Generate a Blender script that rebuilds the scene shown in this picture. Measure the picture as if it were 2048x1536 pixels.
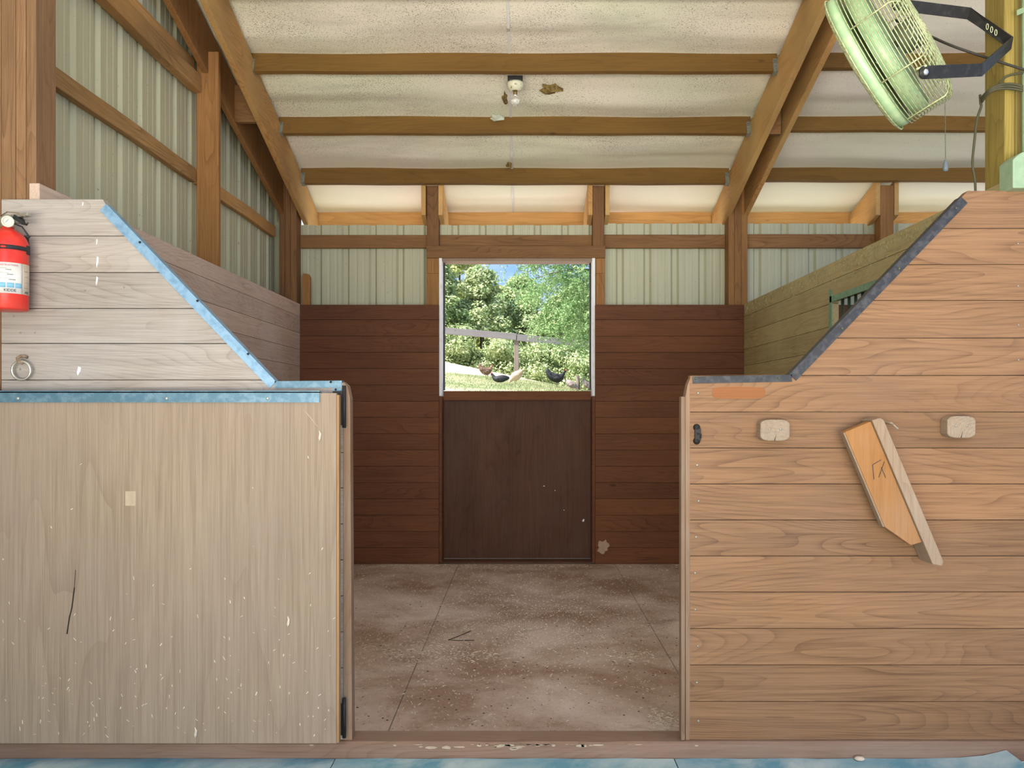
import bpy, bmesh, math, random
import numpy as np
from mathutils import Vector, Matrix
for o in list(bpy.data.objects): bpy.data.objects.remove(o)
S = bpy.context.scene
COL = S.collection
R = math.radians
# ------------------------------------------------------------------ camera, sky, sun, exposure
EYE = 1.263           # camera height above the stall floor
F = 1717.0            # focal length in pixels of the 2048 px frame
cd = bpy.data.cameras.new('camera'); cam = bpy.data.objects.new('camera', cd); COL.objects.link(cam)
cam.location = (0, 0, EYE); cam.rotation_euler = (R(90), 0, 0)
cd.sensor_width = 36; cd.lens = 36*F/2048; cd.shift_x = -24/2048; cd.shift_y = 48/2048
cd.clip_start = .05; cd.clip_end = 300
S.camera = cam
S.view_settings.view_transform = 'Standard'; S.view_settings.look = 'None'
S.view_settings.gamma = 1; S.view_settings.use_curve_mapping = False
S.view_settings.exposure = 0.08

W = bpy.data.worlds.new('sky'); S.world = W; W.use_nodes = True
wn = W.node_tree; wn.nodes.clear()
out = wn.nodes.new('ShaderNodeOutputWorld'); bg = wn.nodes.new('ShaderNodeBackground')
tc = wn.nodes.new('ShaderNodeTexCoord'); mp = wn.nodes.new('ShaderNodeMapping')
mp.inputs['Scale'].default_value = (1, 1, 2.2); mp.inputs['Location'].default_value = (.35, .1, .12)
nz = wn.nodes.new('ShaderNodeTexNoise'); nz.inputs['Scale'].default_value = 3.2; nz.inputs['Detail'].default_value = 6
cr = wn.nodes.new('ShaderNodeValToRGB'); cr.color_ramp.elements[0].position = .45; cr.color_ramp.elements[1].position = .66
mx = wn.nodes.new('ShaderNodeMix'); mx.data_type = 'RGBA'
mx.inputs[6].default_value = (.27, .47, .92, 1); mx.inputs[7].default_value = (1.0, 1.0, 1.02, 1)
wn.links.new(tc.outputs['Generated'], mp.inputs[0]); wn.links.new(mp.outputs[0], nz.inputs[0])
wn.links.new(nz.outputs[0], cr.inputs[0]); wn.links.new(cr.outputs[0], mx.inputs[0])
wn.links.new(mx.outputs[2], bg.inputs[0]); wn.links.new(bg.outputs[0], out.inputs[0])
bg.inputs[1].default_value = 1.3

def light(name, kind, loc, energy, color=(1, 1, 1), size=1, sy=None, to=None):
    l = bpy.data.lights.new(name, kind); l.energy = energy; l.color = color
    if kind == 'AREA':
        l.shape = 'RECTANGLE'; l.size = size; l.size_y = sy or size
    o = bpy.data.objects.new(name, l); COL.objects.link(o); o.location = loc
    if to is not None:
        o.rotation_euler = (Vector(to)-Vector(loc)).to_track_quat('-Z', 'Y').to_euler()
    return o
sun = light('sun', 'SUN', (-12, -6, 20), 11.0, (1, .955, .86), to=(-4, -2.0, 8)); sun.data.angle = R(.6)
# added fill lamp, standing for daylight from the open aisle behind the camera
light('aisle_fill', 'AREA', (-1.6, -3.4, 2.3), 185, (1, .95, .85), 6.5, 3.6, to=(-.2, 5, 1.9))
# added unseen fill lamp brightening the ceiling, in place of ground bounce
light('ceiling_fill', 'AREA', (-.4, -2.6, .35), 370, (1, .95, .80), 6.0, 2.0, to=(0, 4.2, 5.4)).data.spread = R(100)

# ------------------------------------------------------------------ materials
def N(nt, t, **kw):
    n = nt.nodes.new(t)
    for k, v in kw.items(): setattr(n, k, v)
    return n
def math_(nt, op, a, b=None, c=None):
    n = nt.nodes.new('ShaderNodeMath'); n.operation = op
    for i, v in enumerate((a, b, c)):
        if v is None: continue
        if isinstance(v, (int, float)): n.inputs[i].default_value = v
        else: nt.links.new(v, n.inputs[i])
    return n.outputs[0]
def mix_(nt, f, a, b, blend='MIX'):
    n = nt.nodes.new('ShaderNodeMix'); n.data_type = 'RGBA'; n.blend_type = blend
    for i, v in ((0, f), (6, a), (7, b)):
        if isinstance(v, (int, float)): n.inputs[i].default_value = v
        elif isinstance(v, tuple): n.inputs[i].default_value = v if len(v) == 4 else v+(1,)
        else: nt.links.new(v, n.inputs[i])
    return n.outputs[2]
def ramp_(nt, v, p0, p1, a=0., b=1.):
    n = nt.nodes.new('ShaderNodeMapRange'); n.clamp = True
    nt.links.new(v, n.inputs[0])
    for i, x in enumerate((p0, p1, a, b)): n.inputs[i+1].default_value = x
    return n.outputs[0]
def noise_(nt, vec, scale, detail=2, rough=.5, dist=0):
    n = nt.nodes.new('ShaderNodeTexNoise'); n.inputs['Scale'].default_value = scale
    n.inputs['Detail'].default_value = detail; n.inputs['Roughness'].default_value = rough; n.inputs['Distortion'].default_value = dist
    nt.links.new(vec, n.inputs['Vector']); return n.outputs[0]
def scale_(nt, vec, s):
    n = nt.nodes.new('ShaderNodeVectorMath'); n.operation = 'MULTIPLY'
    nt.links.new(vec, n.inputs[0]); n.inputs[1].default_value = s; return n.outputs[0]
def newmat(name, rough=.8, metallic=0):
    m = bpy.data.materials.new(name); m.use_nodes = True
    nt = m.node_tree; b = nt.nodes['Principled BSDF']
    b.inputs['Roughness'].default_value = rough; b.inputs['Metallic'].default_value = metallic
    b.inputs['Specular IOR Level'].default_value = .3
    return m, nt, b
def bump_(nt, b, h, strength=.3, dist=.002):
    n = nt.nodes.new('ShaderNodeBump'); n.inputs['Strength'].default_value = strength; n.inputs['Distance'].default_value = dist
    nt.links.new(h, n.inputs['Height']); nt.links.new(n.outputs[0], b.inputs['Normal'])
def basevec(nt, world=False):
    t = nt.nodes.new('ShaderNodeTexCoord')
    a = nt.nodes.new('ShaderNodeAttribute'); a.attribute_name = 'bid'
    oi = nt.nodes.new('ShaderNodeObjectInfo')
    s = math_(nt, 'ADD', math_(nt, 'MULTIPLY', a.outputs['Fac'], 7.31), math_(nt, 'MULTIPLY', oi.outputs['Random'], 23.))
    v = nt.nodes.new('ShaderNodeVectorMath'); v.operation = 'ADD'
    nt.links.new(t.outputs['Object'], v.inputs[0]); nt.links.new(s, v.inputs[1])
    return v.outputs[0], s, t.outputs['Object']
def wood(name, c1, c2, axis='X', rings=16, dust=None, dusta=.5, rough=.75, var=.25, bump=.35, streak=.5, gold=None, knots=True):
    m, nt, b = newmat(name, rough)
    v, s, ob = basevec(nt)
    al = dict(X=(.13, 1, 1), Y=(1, .13, 1), Z=(1, 1, .13))[axis]
    a2 = dict(X=(.9, 45, 45), Y=(45, .9, 45), Z=(45, 45, .9))[axis]
    n1 = noise_(nt, scale_(nt, v, al), 3.6, 2.2, .42, .15)
    ring = math_(nt, 'FRACT', math_(nt, 'MULTIPLY', n1, rings*2.9))
    ring = math_(nt, 'POWER', ring, 4.5)
    st = noise_(nt, scale_(nt, v, a2), 5, 3, .65)
    st2 = noise_(nt, scale_(nt, v, tuple(q*.35 for q in a2)), 5, 2, .6)
    amp = ramp_(nt, noise_(nt, v, 2.2, 2), .35, .65, .12, .6)
    g = math_(nt, 'ADD', math_(nt, 'MULTIPLY', ring, amp), math_(nt, 'ADD', math_(nt, 'MULTIPLY', ramp_(nt, st, .40, .62), streak*.6), math_(nt, 'MULTIPLY', ramp_(nt, st2, .43, .6), streak*.45)))
    col = mix_(nt, math_(nt, 'MINIMUM', g, 1.), c1, c2)
    if gold: col = mix_(nt, ramp_(nt, noise_(nt, v, 1.3, 2), .42, .62), col, gold)
    blot = ramp_(nt, noise_(nt, scale_(nt, v, tuple(1 if q == 1 else .4 for q in al)), 3, 4, .6), .25, .75, 1-var, 1+var)
    wnz = nt.nodes.new('ShaderNodeTexWhiteNoise'); wnz.noise_dimensions = '1D'; nt.links.new(s, wnz.inputs['W'])
    blot = math_(nt, 'MULTIPLY', blot, ramp_(nt, wnz.outputs[0], 0, 1, 1-var*.7, 1+var*.7))
    cc = nt.nodes.new('ShaderNodeCombineXYZ')
    for i in range(3): nt.links.new(blot, cc.inputs[i])
    col = mix_(nt, 1., col, cc.outputs[0], 'MULTIPLY')
    kn = nt.nodes.new('ShaderNodeTexVoronoi'); kn.inputs['Scale'].default_value = 1.7
    nt.links.new(scale_(nt, v, dict(X=(1, 2.2, 2.2), Y=(2.2, 1, 2.2), Z=(2.2, 2.2, 1))[axis]), kn.inputs['Vector'])
    if knots: col = mix_(nt, ramp_(nt, kn.outputs['Distance'], .02, .06, .75, 0), col, tuple(x*.35 for x in c2))
    if dust:
        d = ramp_(nt, noise_(nt, ob, 1.6, 5, .62), .38, .68, 0, dusta)
        d = math_(nt, 'MULTIPLY', d, ramp_(nt, st, .25, .6, 1, .55))
        col = mix_(nt, d, col, dust)
    nt.links.new(col, b.inputs['Base Color'])
    bump_(nt, b, math_(nt, 'ADD', math_(nt, 'MULTIPLY', ring, -.6), math_(nt, 'MULTIPLY', st, -.8)), bump, .002)
    return m
def plain(name, c, rough=.6, metallic=0, var=.15, sc=20, bump=0, c2=None, lo=.45, hi=.65):
    m, nt, b = newmat(name, rough, metallic)
    t = nt.nodes.new('ShaderNodeTexCoord')
    n = noise_(nt, t.outputs['Object'], sc, 5, .6)
    if c2: col = mix_(nt, ramp_(nt, n, lo, hi), c, c2)
    else: col = mix_(nt, ramp_(nt, n, .25, .75), tuple(x*(1-var) for x in c), tuple(min(1, x*(1+var)) for x in c))
    nt.links.new(col, b.inputs['Base Color'])
    if bump: bump_(nt, b, n, bump, .003)
    return m
M = {}
M['rafter'] = wood('rafter_pine', (.62, .34, .115), (.34, .16, .05), 'Y', 10, var=.22, gold=(.60, .38, .14))
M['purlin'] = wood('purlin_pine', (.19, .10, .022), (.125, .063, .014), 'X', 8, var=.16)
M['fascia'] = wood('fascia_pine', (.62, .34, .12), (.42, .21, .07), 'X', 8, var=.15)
M['post'] = wood('post_wood', (.34, .165, .052), (.17, .075, .024), 'Z', 12, var=.22)
M['post_dark'] = wood('back_post_wood', (.25, .12, .045), (.12, .055, .022), 'Z', 12, var=.2)
M['post_front'] = wood('front_post_wood', (.26, .145, .07), (.13, .062, .028), 'Z', 16, var=.2)
M['post_green'] = wood('right_post_wood', (.27, .20, .045), (.13, .085, .018), 'Z', 16, var=.25)
M['girt_y'] = wood('girt_wood_side', (.50, .29, .11), (.22, .11, .038), 'Y', 14, var=.35, gold=(.42, .22, .075))
M['girt_x'] = wood('girt_wood_back', (.27, .135, .05), (.13, .06, .022), 'X', 12, var=.2)
M['board_left'] = wood('weathered_boards_grey', (.40, .345, .295), (.21, .17, .14), 'X', 16, dust=(.45, .43, .42), dusta=.75, var=.12, streak=.5)
M['board_right'] = wood('stained_boards_tan', (.29, .155, .074), (.11, .054, .026), 'X', 15, dust=(.26, .165, .115), dusta=.45, var=.16)
M['kick'] = wood('stained_boards_dark', (.17, .062, .024), (.08, .028, .012), 'X', 14, dust=(.15, .075, .04), dusta=.3, var=.2)
M['part_left'] = wood('partition_boards_left', (.58, .42, .32), (.34, .23, .16), 'Y', 14, dust=(.64, .58, .54), dusta=.5, var=.12)
M['part_right'] = wood('partition_boards_right', (.42, .33, .15), (.24, .17, .075), 'Y', 14, dust=(.46, .43, .24), dusta=.6, var=.12)
M['far_boards'] = wood('far_stall_boards', (.2, .1, .06), (.1, .05, .03), 'Y', 14, var=.2)
M['ply'] = wood('weathered_plywood', (.345, .27, .19), (.255, .185, .128), 'Z', 4, dust=(.30, .225, .19), dusta=.7, var=.08, bump=.8, streak=.9, knots=False)
M['ply_dark'] = wood('dark_stained_plywood', (.118, .050, .027), (.075, .032, .019), 'Z', 5, dust=(.13, .085, .065), dusta=.5, var=.2, streak=.6, knots=False)
M['edge'] = wood('door_edge_wood', (.46, .27, .13), (.3, .16, .07), 'Z', 12, var=.2)
M['jamb'] = wood('jamb_wood', (.26, .155, .09), (.16, .09, .05), 'Z', 14, dust=(.34, .28, .22), dusta=.6, var=.15)
M['jamb_daylight'] = plain('jamb_daylight_white', (.88, .88, .87), .6, sc=14, c2=(.7, .69, .66), lo=.55, hi=.75)  # daylight on the wooden jambs, put into the colour as white
M['sill'] = wood('threshold_wood', (.27, .165, .115), (.17, .10, .065), 'X', 14, dust=(.33, .25, .2), dusta=.5, var=.12)
M['rack'] = wood('rack_wood', (.40, .18, .05), (.29, .12, .03), 'Z', 8, dust=(.38, .24, .15), dusta=.75, var=.12)
M['rack_pale'] = wood('rack_wood_pale', (.33, .23, .15), (.23, .15, .09), 'Z', 12, dust=(.38, .31, .25), dusta=.6, var=.1)
M['block'] = wood('end_grain', (.34, .25, .165), (.2, .13, .08), 'Y', 14, dust=(.36, .31, .25), dusta=.6, var=.12)
M['fence'] = wood('weathered_fence', (.23, .215, .22), (.14, .13, .13), 'X', 12, var=.15)
M['sky_tinted_metal'] = plain('sky_tinted_angle_iron', (.085, .17, .235), .42, .25, sc=35, c2=(.16, .26, .33))  # blue reflection of the sky put into the grey iron's colour
M['sky_tinted_pale'] = plain('pale_sky_tinted_angle_iron', (.22, .36, .50), .42, .2, sc=35, c2=(.15, .27, .40))  # same sky reflection coloured in, paler for the sloping strip
M['dark_metal'] = plain('dark_angle_iron', (.035, .036, .042), .5, .2, sc=40, c2=(.07, .07, .074))
M['black_metal'] = plain('black_painted_steel', (.016, .015, .014), .55, 0, sc=45, c2=(.04, .037, .034), lo=.5, hi=.8)
M['bolt'] = plain('zinc_bolt', (.6, .62, .58), .35, .8)
M['galv'] = plain('galvanised', (.50, .52, .48), .45, .6, sc=30)
M['hanger'] = plain('joist_hanger_metal', (.26, .28, .24), .6, .4, sc=40, c2=(.14, .14, .11))
M['ring'] = plain('dull_nickel', (.58, .56, .5), .35, .75, sc=30)
M['rust'] = plain('rusty_iron', (.24, .16, .1), .7, .3, sc=60, c2=(.4, .33, .26))
M['green_fan'] = plain('green_fan_paint', (.36, .54, .30), .38, .1, sc=18, c2=(.48, .62, .36))
M['fan_wire'] = plain('fan_guard_wire', (.50, .56, .30), .4, .3, sc=60, c2=(.34, .30, .16))
M['motor'] = plain('fan_motor_paint', (.12, .13, .08), .5, .2, sc=25)
M['green_grille'] = plain('green_grille_paint', (.13, .26, .15), .5, .2, sc=60, c2=(.2, .34, .22))
M['grille_dark'] = plain('dark_green_bars', (.03, .055, .035), .5, .2)
M['conduit'] = plain('pale_green_box_paint', (.30, .41, .26), .5, .1, sc=30)
M['cable'] = plain('olive_cable', (.065, .06, .03), .6, 0, sc=30)
M['cable_dark'] = plain('dark_cable', (.03, .026, .018), .6, 0, sc=30)
M['red'] = plain('red_extinguisher_paint', (.72, .035, .025), .32, .05, sc=12, c2=(.62, .09, .06), lo=.5, hi=.8)
M['black'] = plain('black_plastic', (.025, .026, .028), .5)
M['label'] = plain('label_paper', (.72, .70, .66), .5, var=.06)
M['label_tan'] = plain('label_tan', (.60, .50, .38), .5, var=.06)
M['label_blue'] = plain('label_blue', (.22, .5, .68), .5, var=.1)
M['ink'] = plain('label_ink', (.05, .05, .06), .5)
M['ink_red'] = plain('label_red_ink', (.5, .16, .18), .5)
M['gauge'] = plain('gauge_face', (.72, .72, .6), .3, var=.05)
M['steel'] = plain('dull_steel', (.38, .36, .3), .4, .6, sc=40)
M['porcelain'] = plain('stained_porcelain', (.70, .67, .48), .3, sc=38, c2=(.25, .14, .06), lo=.55, hi=.62)
M['brass'] = plain('old_brass', (.3, .2, .08), .4, .7)
M['tear'] = plain('torn_insulation_foam', (.14, .09, .03), .95, sc=50, c2=(.32, .22, .07), bump=.5)
M['paper_scrap'] = plain('torn_facing', (.50, .52, .42), .6)
M['hay'] = plain('hay_straw', (.66, .58, .46), .8, sc=30, var=.3)
M['mud'] = plain('dried_mud', (.40, .29, .2), .9, sc=60)
M['whitepaint'] = plain('white_drip', (.85, .86, .86), .5)
M['rock'] = plain('pale_pebble', (.62, .52, .42), .8, sc=60)
M['orange_patch'] = wood('bare_wood_patch', (.29, .115, .04), (.25, .09, .03), 'X', 8, var=.15)
M['beige_patch'] = plain('worn_patch', (.46, .365, .26), .7)
M['crack'] = plain('crack_dark', (.03, .02, .015), .9)
def glass():
    m, nt, b = newmat('bulb_glass', .05); b.inputs['Base Color'].default_value = (.95, .95, .88, 1)
    b.inputs['Transmission Weight'].default_value = .75; b.inputs['Roughness'].default_value = .18; return m
M['glass'] = glass()
def mat_insul():
    m, nt, b = newmat('white_insulation_facing', .55)
    t = nt.nodes.new('ShaderNodeTexCoord'); ob = t.outputs['Object']
    big = noise_(nt, ob, .8, 3)
    col = mix_(nt, ramp_(nt, big, .42, .6), (.83, .82, .63), (.88, .80, .67))
    sp = noise_(nt, scale_(nt, ob, (1, 1.5, 1)), 125, 3, .65); dens = noise_(nt, ob, 2.1, 4, .6)
    # more mould specks over the stall, fewer in the far bay and the overhang
    x = nt.nodes.new('ShaderNodeSeparateXYZ'); nt.links.new(ob, x.inputs[0])
    ar = math_(nt, 'MULTIPLY', ramp_(nt, x.outputs[1], 6.5, 7.0, 1, .15), ramp_(nt, x.outputs[0], 1.0, 2.4, 1, .45))
    thr = math_(nt, 'SUBTRACT', .695, math_(nt, 'MULTIPLY', math_(nt, 'MULTIPLY', dens, ar), .23))
    s = ramp_(nt, math_(nt, 'SUBTRACT', sp, thr), 0, .03, 0, .8)
    col = mix_(nt, s, col, (.20, .14, .09))
    mo = math_(nt, 'MULTIPLY', ramp_(nt, noise_(nt, scale_(nt, ob, (.5, 2.4, 1)), 1.7, 5, .65), .48, .75, 0, .5), ar)
    col = mix_(nt, mo, col, (.34, .33, .26))
    nt.links.new(col, b.inputs['Base Color']); bump_(nt, b, noise_(nt, ob, 6, 4), .25, .01)
    return m
M['insul'] = mat_insul()
def mat_siding():
    m, nt, b = newmat('beige_metal_siding', .5, .1)
    t = nt.nodes.new('ShaderNodeTexCoord'); ob = t.outputs['Object']
    st = noise_(nt, scale_(nt, ob, (14, 14, .5)), 2.5, 4, .6)
    col = mix_(nt, ramp_(nt, st, .4, .72), (.50, .495, .335), (.455, .435, .295))
    col = mix_(nt, ramp_(nt, noise_(nt, ob, 55, 2), .68, .74, 0, .6), col, (.22, .17, .1))
    nt.links.new(col, b.inputs['Base Color']); bump_(nt, b, st, .12, .003)
    return m
M['siding'] = mat_siding()
def mat_floor():
    m, nt, b = newmat('dusty_rubber_floor', .85)
    t = nt.nodes.new('ShaderNodeTexCoord'); ob = t.outputs['Object']
    n = noise_(nt, ob, 1.5, 6, .62, .3); n2 = noise_(nt, ob, 60, 3, .7)
    col = mix_(nt, ramp_(nt, n, .38, .62), (.32, .205, .145), (.66, .53, .475))
    col = mix_(nt, ramp_(nt, noise_(nt, scale_(nt, ob, (.8, 1.5, 1)), 2.3, 5, .65, .6), .6, .75, 0, .65), col, (.19, .115, .07))
    col = mix_(nt, ramp_(nt, n2, .58, .68, 0, .6), col, (.55, .43, .34))
    col = mix_(nt, ramp_(nt, n2, .40, .30, 0, .6), col, (.06, .04, .03))
    nt.links.new(col, b.inputs['Base Color']); bump_(nt, b, n2, .45, .004)
    return m
M['floor'] = mat_floor()
def mat_mat():
    m, nt, b = newmat('blue_dusty_rubber', .75)
    t = nt.nodes.new('ShaderNodeTexCoord'); ob = t.outputs['Object']
    n = noise_(nt, ob, 2.6, 5, .6, .6); n2 = noise_(nt, ob, 160, 2)
    col = mix_(nt, ramp_(nt, n, .40, .60), (.14, .33, .43), (.48, .58, .60))
    nt.links.new(col, b.inputs['Base Color']); bump_(nt, b, n2, .5, .003)
    return m
M['bluemat'] = mat_mat()
M['concrete'] = plain('aisle_ground', (.2, .17, .14), .9, sc=6)
def mat_ground():
    m, nt, b = newmat('grass_and_sand_ground', .95)
    t = nt.nodes.new('ShaderNodeTexCoord'); ob = t.outputs['Object']
    x = nt.nodes.new('ShaderNodeSeparateXYZ'); nt.links.new(ob, x.inputs[0])
    e = math_(nt, 'SUBTRACT', x.outputs[1], math_(nt, 'ADD', 20., math_(nt, 'MULTIPLY', math_(nt, 'ADD', x.outputs[0], 1.9), 2.1)))
    e = math_(nt, 'ADD', e, ramp_(nt, noise_(nt, ob, 1.4, 4), 0, 1, -1.2, 1.2))
    g = mix_(nt, ramp_(nt, noise_(nt, ob, .9, 5, .65), .42, .62), (.15, .20, .075), (.46, .42, .27))
    g = mix_(nt, ramp_(nt, noise_(nt, ob, 26, 3), .35, .7, 0, .4), g, (.3, .36, .14))
    near = ramp_(nt, x.outputs[1], 12, 15)
    g = mix_(nt, near, (.68, .61, .55), g)  # unseen ground by the wall, made pale to bounce light under the eaves
    col = mix_(nt, ramp_(nt, e, -.3, .3), g, (.62, .50, .38))
    nt.links.new(col, b.inputs['Base Color']); return m
M['ground'] = mat_ground()
def mat_leaf(name, c1, c2):
    m, nt, b = newmat(name, .6)
    t = nt.nodes.new('ShaderNodeTexCoord')
    n = noise_(nt, t.outputs['Object'], 1.7, 4, .6); n2 = noise_(nt, t.outputs['Object'], 9, 2)
    col = mix_(nt, ramp_(nt, math_(nt, 'ADD', math_(nt, 'MULTIPLY', n, .6), math_(nt, 'MULTIPLY', n2, .4)), .35, .65), c1, c2)
    nt.links.new(col, b.inputs['Base Color'])
    tr = nt.nodes.new('ShaderNodeBsdfTranslucent'); nt.links.new(col, tr.inputs[0])
    ms = nt.nodes.new('ShaderNodeMixShader'); ms.inputs[0].default_value = .2
    nt.links.new(b.outputs[0], ms.inputs[1]); nt.links.new(tr.outputs[0], ms.inputs[2])
    nt.links.new(ms.outputs[0], nt.nodes['Material Output'].inputs[0]); return m
M['leaf_cedar'] = mat_leaf('cedar_foliage', (.13, .30, .08), (.46, .58, .30))
M['leaf_yellow'] = mat_leaf('yellow_green_foliage', (.42, .50, .17), (.72, .74, .38))
M['leaf_mid'] = mat_leaf('mid_green_foliage', (.22, .33, .12), (.50, .58, .30))
M['leaf_pale'] = mat_leaf('pale_green_foliage', (.30, .41, .17), (.62, .68, .38))
M['grassblade'] = mat_leaf('grass_blades', (.20, .27, .10), (.50, .47, .30))
M['bark'] = wood('tree_bark', (.25, .19, .14), (.12, .09, .065), 'Z', 10)
M['hen_black'] = plain('black_feathers', (.02, .021, .026), .6, sc=30, c2=(.05, .05, .06))
M['hen_brown'] = plain('speckled_brown_feathers', (.20, .11, .08), .8, sc=22, c2=(.42, .28, .23), lo=.52, hi=.6)
M['hen_buff'] = plain('buff_feathers', (.72, .52, .40), .8, sc=12, c2=(.55, .36, .24))
M['hen_grey'] = plain('grey_feathers', (.18, .16, .16), .8, sc=16, c2=(.42, .3, .28))
M['comb'] = plain('red_comb', (.6, .06, .05), .6)
M['shank'] = plain('yellow_shank', (.5, .36, .2), .7)

# ------------------------------------------------------------------ mesh helpers
class MB:
    def __init__(s): s.v = []; s.f = []; s.b = []; s.cur = 0.; s.sm = []; s.smooth = False
    def add(s, vs, fs, bid=None):
        o = len(s.v); s.v += [tuple(v) for v in vs]
        for f in fs:
            s.f.append(tuple(o+i for i in f)); s.b.append(s.cur if bid is None else bid); s.sm.append(s.smooth)
    def box(s, x0, x1, y0, y1, z0, z1, bid=None):
        vs = [(x, y, z) for x in (x0, x1) for y in (y0, y1) for z in (z0, z1)]
        s.add(vs, [(0, 1, 3, 2), (4, 6, 7, 5), (0, 4, 5, 1), (2, 3, 7, 6), (0, 2, 6, 4), (1, 5, 7, 3)], bid)
    def prism(s, poly, fn0, fn1, bid=None):
        """poly (a,b) pairs, fn0/fn1 map them to the two end positions"""
        n = len(poly); vs = [fn0(*p) for p in poly]+[fn1(*p) for p in poly]
        fs = [tuple(range(n))[::-1], tuple(range(n, 2*n))]+[(i, (i+1) % n, n+(i+1) % n, n+i) for i in range(n)]
        s.add(vs, fs, bid)
    def beam(s, p0, p1, w, h, up=(0, 0, 1), bid=None):
        p0 = Vector(p0); p1 = Vector(p1); d = (p1-p0).normalized(); r = d.cross(Vector(up)).normalized(); u = r.cross(d)
        c = [(-w/2, -h/2), (w/2, -h/2), (w/2, h/2), (-w/2, h/2)]
        vs = [p0+r*a+u*b for a, b in c]+[p1+r*a+u*b for a, b in c]
        s.add(vs, [(3, 2, 1, 0), (4, 5, 6, 7)]+[(i, (i+1) % 4, 4+(i+1) % 4, 4+i) for i in range(4)], bid)
    def tube(s, pts, r, seg=8, closed=False, cap=True):
        pts = [Vector(p) for p in pts]; n = len(pts); rr = r if isinstance(r, (list, tuple)) else [r]*n
        old = s.smooth; s.smooth = True
        vs = []; prev = None
        for i, p in enumerate(pts):
            a = pts[(i-1) % n] if (closed or i > 0) else p; c = pts[(i+1) % n] if (closed or i < n-1) else p
            t = (c-a).normalized()
            if prev is None:
                q = Vector((0, 0, 1)) if abs(t.z) < .9 else Vector((1, 0, 0)); nrm = t.cross(q).normalized()
            else: nrm = (prev-t*prev.dot(t)).normalized()
            prev = nrm; bn = t.cross(nrm)
            for k in range(seg):
                an = 2*math.pi*k/seg; vs.append(p+(nrm*math.cos(an)+bn*math.sin(an))*rr[i])
        fs = []
        for i in range(n if closed else n-1):
            for k in range(seg):
                j = (i+1) % n; fs.append((i*seg+k, i*seg+(k+1) % seg, j*seg+(k+1) % seg, j*seg+k))
        if not closed and cap: fs.append(tuple(range(seg))[::-1]); fs.append(tuple((n-1)*seg+k for k in range(seg)))
        s.add(vs, fs); s.smooth = old
    def lathe(s, prof, mat=None, seg=24):
        """prof (r, h) along local z, mat 4x4"""
        mat = mat or Matrix(); old = s.smooth; s.smooth = True; vs = []; n = len(prof)
        for r, h in prof:
            for k in range(seg):
                a = 2*math.pi*k/seg; vs.append(mat @ Vector((r*math.cos(a), r*math.sin(a), h)))
        fs = [(i*seg+k, i*seg+(k+1) % seg, (i+1)*seg+(k+1) % seg, (i+1)*seg+k) for i in range(n-1) for k in range(seg)]
        if prof[0][0] > 1e-6: fs.append(tuple(range(seg))[::-1])
        if prof[-1][0] > 1e-6: fs.append(tuple((n-1)*seg+k for k in range(seg)))
        s.add(vs, fs); s.smooth = old
    def build(s, name, mat, parent=None, origin=None, bevel=0, split=False):
        if not s.v: return None
        if split:
            par = list(range(len(s.v)))
            def fd(i):
                while par[i] != i: par[i] = par[par[i]]; i = par[i]
                return i
            for f in s.f:
                for i in f[1:]: par[fd(i)] = fd(f[0])
            groups = {}
            for k, f in enumerate(s.f): groups.setdefault(fd(f[0]), []).append(k)
            res = []
            for ks in groups.values():
                used = sorted({i for k in ks for i in s.f[k]}); mp = {i: j for j, i in enumerate(used)}
                t = MB(); t.v = [s.v[i] for i in used]; t.f = [tuple(mp[i] for i in s.f[k]) for k in ks]; t.b = [s.b[k] for k in ks]; t.sm = [s.sm[k] for k in ks]
                res.append(t.build(name, mat, parent, origin, bevel))
            return res[0]
        A = np.array([tuple(v) for v in s.v], float)
        if origin is None and parent is None:
            origin = ((A[:, 0].min()+A[:, 0].max())/2, (A[:, 1].min()+A[:, 1].max())/2, A[:, 2].min())
        loc = Vector(origin) if origin is not None else Vector((0, 0, 0))
        if parent is not None: loc = Vector((0, 0, 0)); off = Vector(parent['_o']) if '_o' in parent else Vector((0, 0, 0))
        else: off = loc
        me = bpy.data.meshes.new(name); me.from_pydata([tuple(Vector(v)-off) for v in s.v], [], s.f); me.update()
        at = me.attributes.new('bid', 'FLOAT', 'FACE')
        for i, b in enumerate(s.b): at.data[i].value = b
        for i, sm in enumerate(s.sm): me.polygons[i].use_smooth = sm
        bm = bmesh.new(); bm.from_mesh(me); bmesh.ops.recalc_face_normals(bm, faces=bm.faces); bm.to_mesh(me); bm.free()
        me.materials.append(M[mat] if isinstance(mat, str) else mat)
        o = bpy.data.objects.new(name, me); COL.objects.link(o)
        if parent is not None: o.parent = parent; o['_o'] = tuple(off)
        else: o.location = loc; o['_o'] = tuple(off)
        if bevel:
            bv = o.modifiers.new('bevel', 'BEVEL'); bv.width = bevel; bv.segments = 2; bv.limit_method = 'ANGLE'; bv.angle_limit = R(40)
        return o
def mb(): return MB()
def tag(o, label=None, cat=None, group=None, kind=None):
    if label: o['label'] = label
    if cat: o['category'] = cat
    if group: o['group'] = group
    if kind: o['kind'] = kind
    return o
def empty(name, loc, label, cat, group=None, kind=None):
    o = bpy.data.objects.new(name, None); COL.objects.link(o); o.location = loc; o['_o'] = tuple(loc); o.empty_display_size = .1
    return tag(o, label, cat, group, kind)
def P(px, py, Y): return Vector(((px-1048)*Y/F, Y, EYE-(py-816)*Y/F))
rnd = random.Random(7)

# ------------------------------------------------------------------ layout numbers
YF = 3.17            # front face of the stall front
YB = 6.95            # back kick boards
XL, XR = -1.813, 1.781
def zr(Y): return 5.205-.289*Y        # underside of the roof at purlins
BH = .1335
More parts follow.
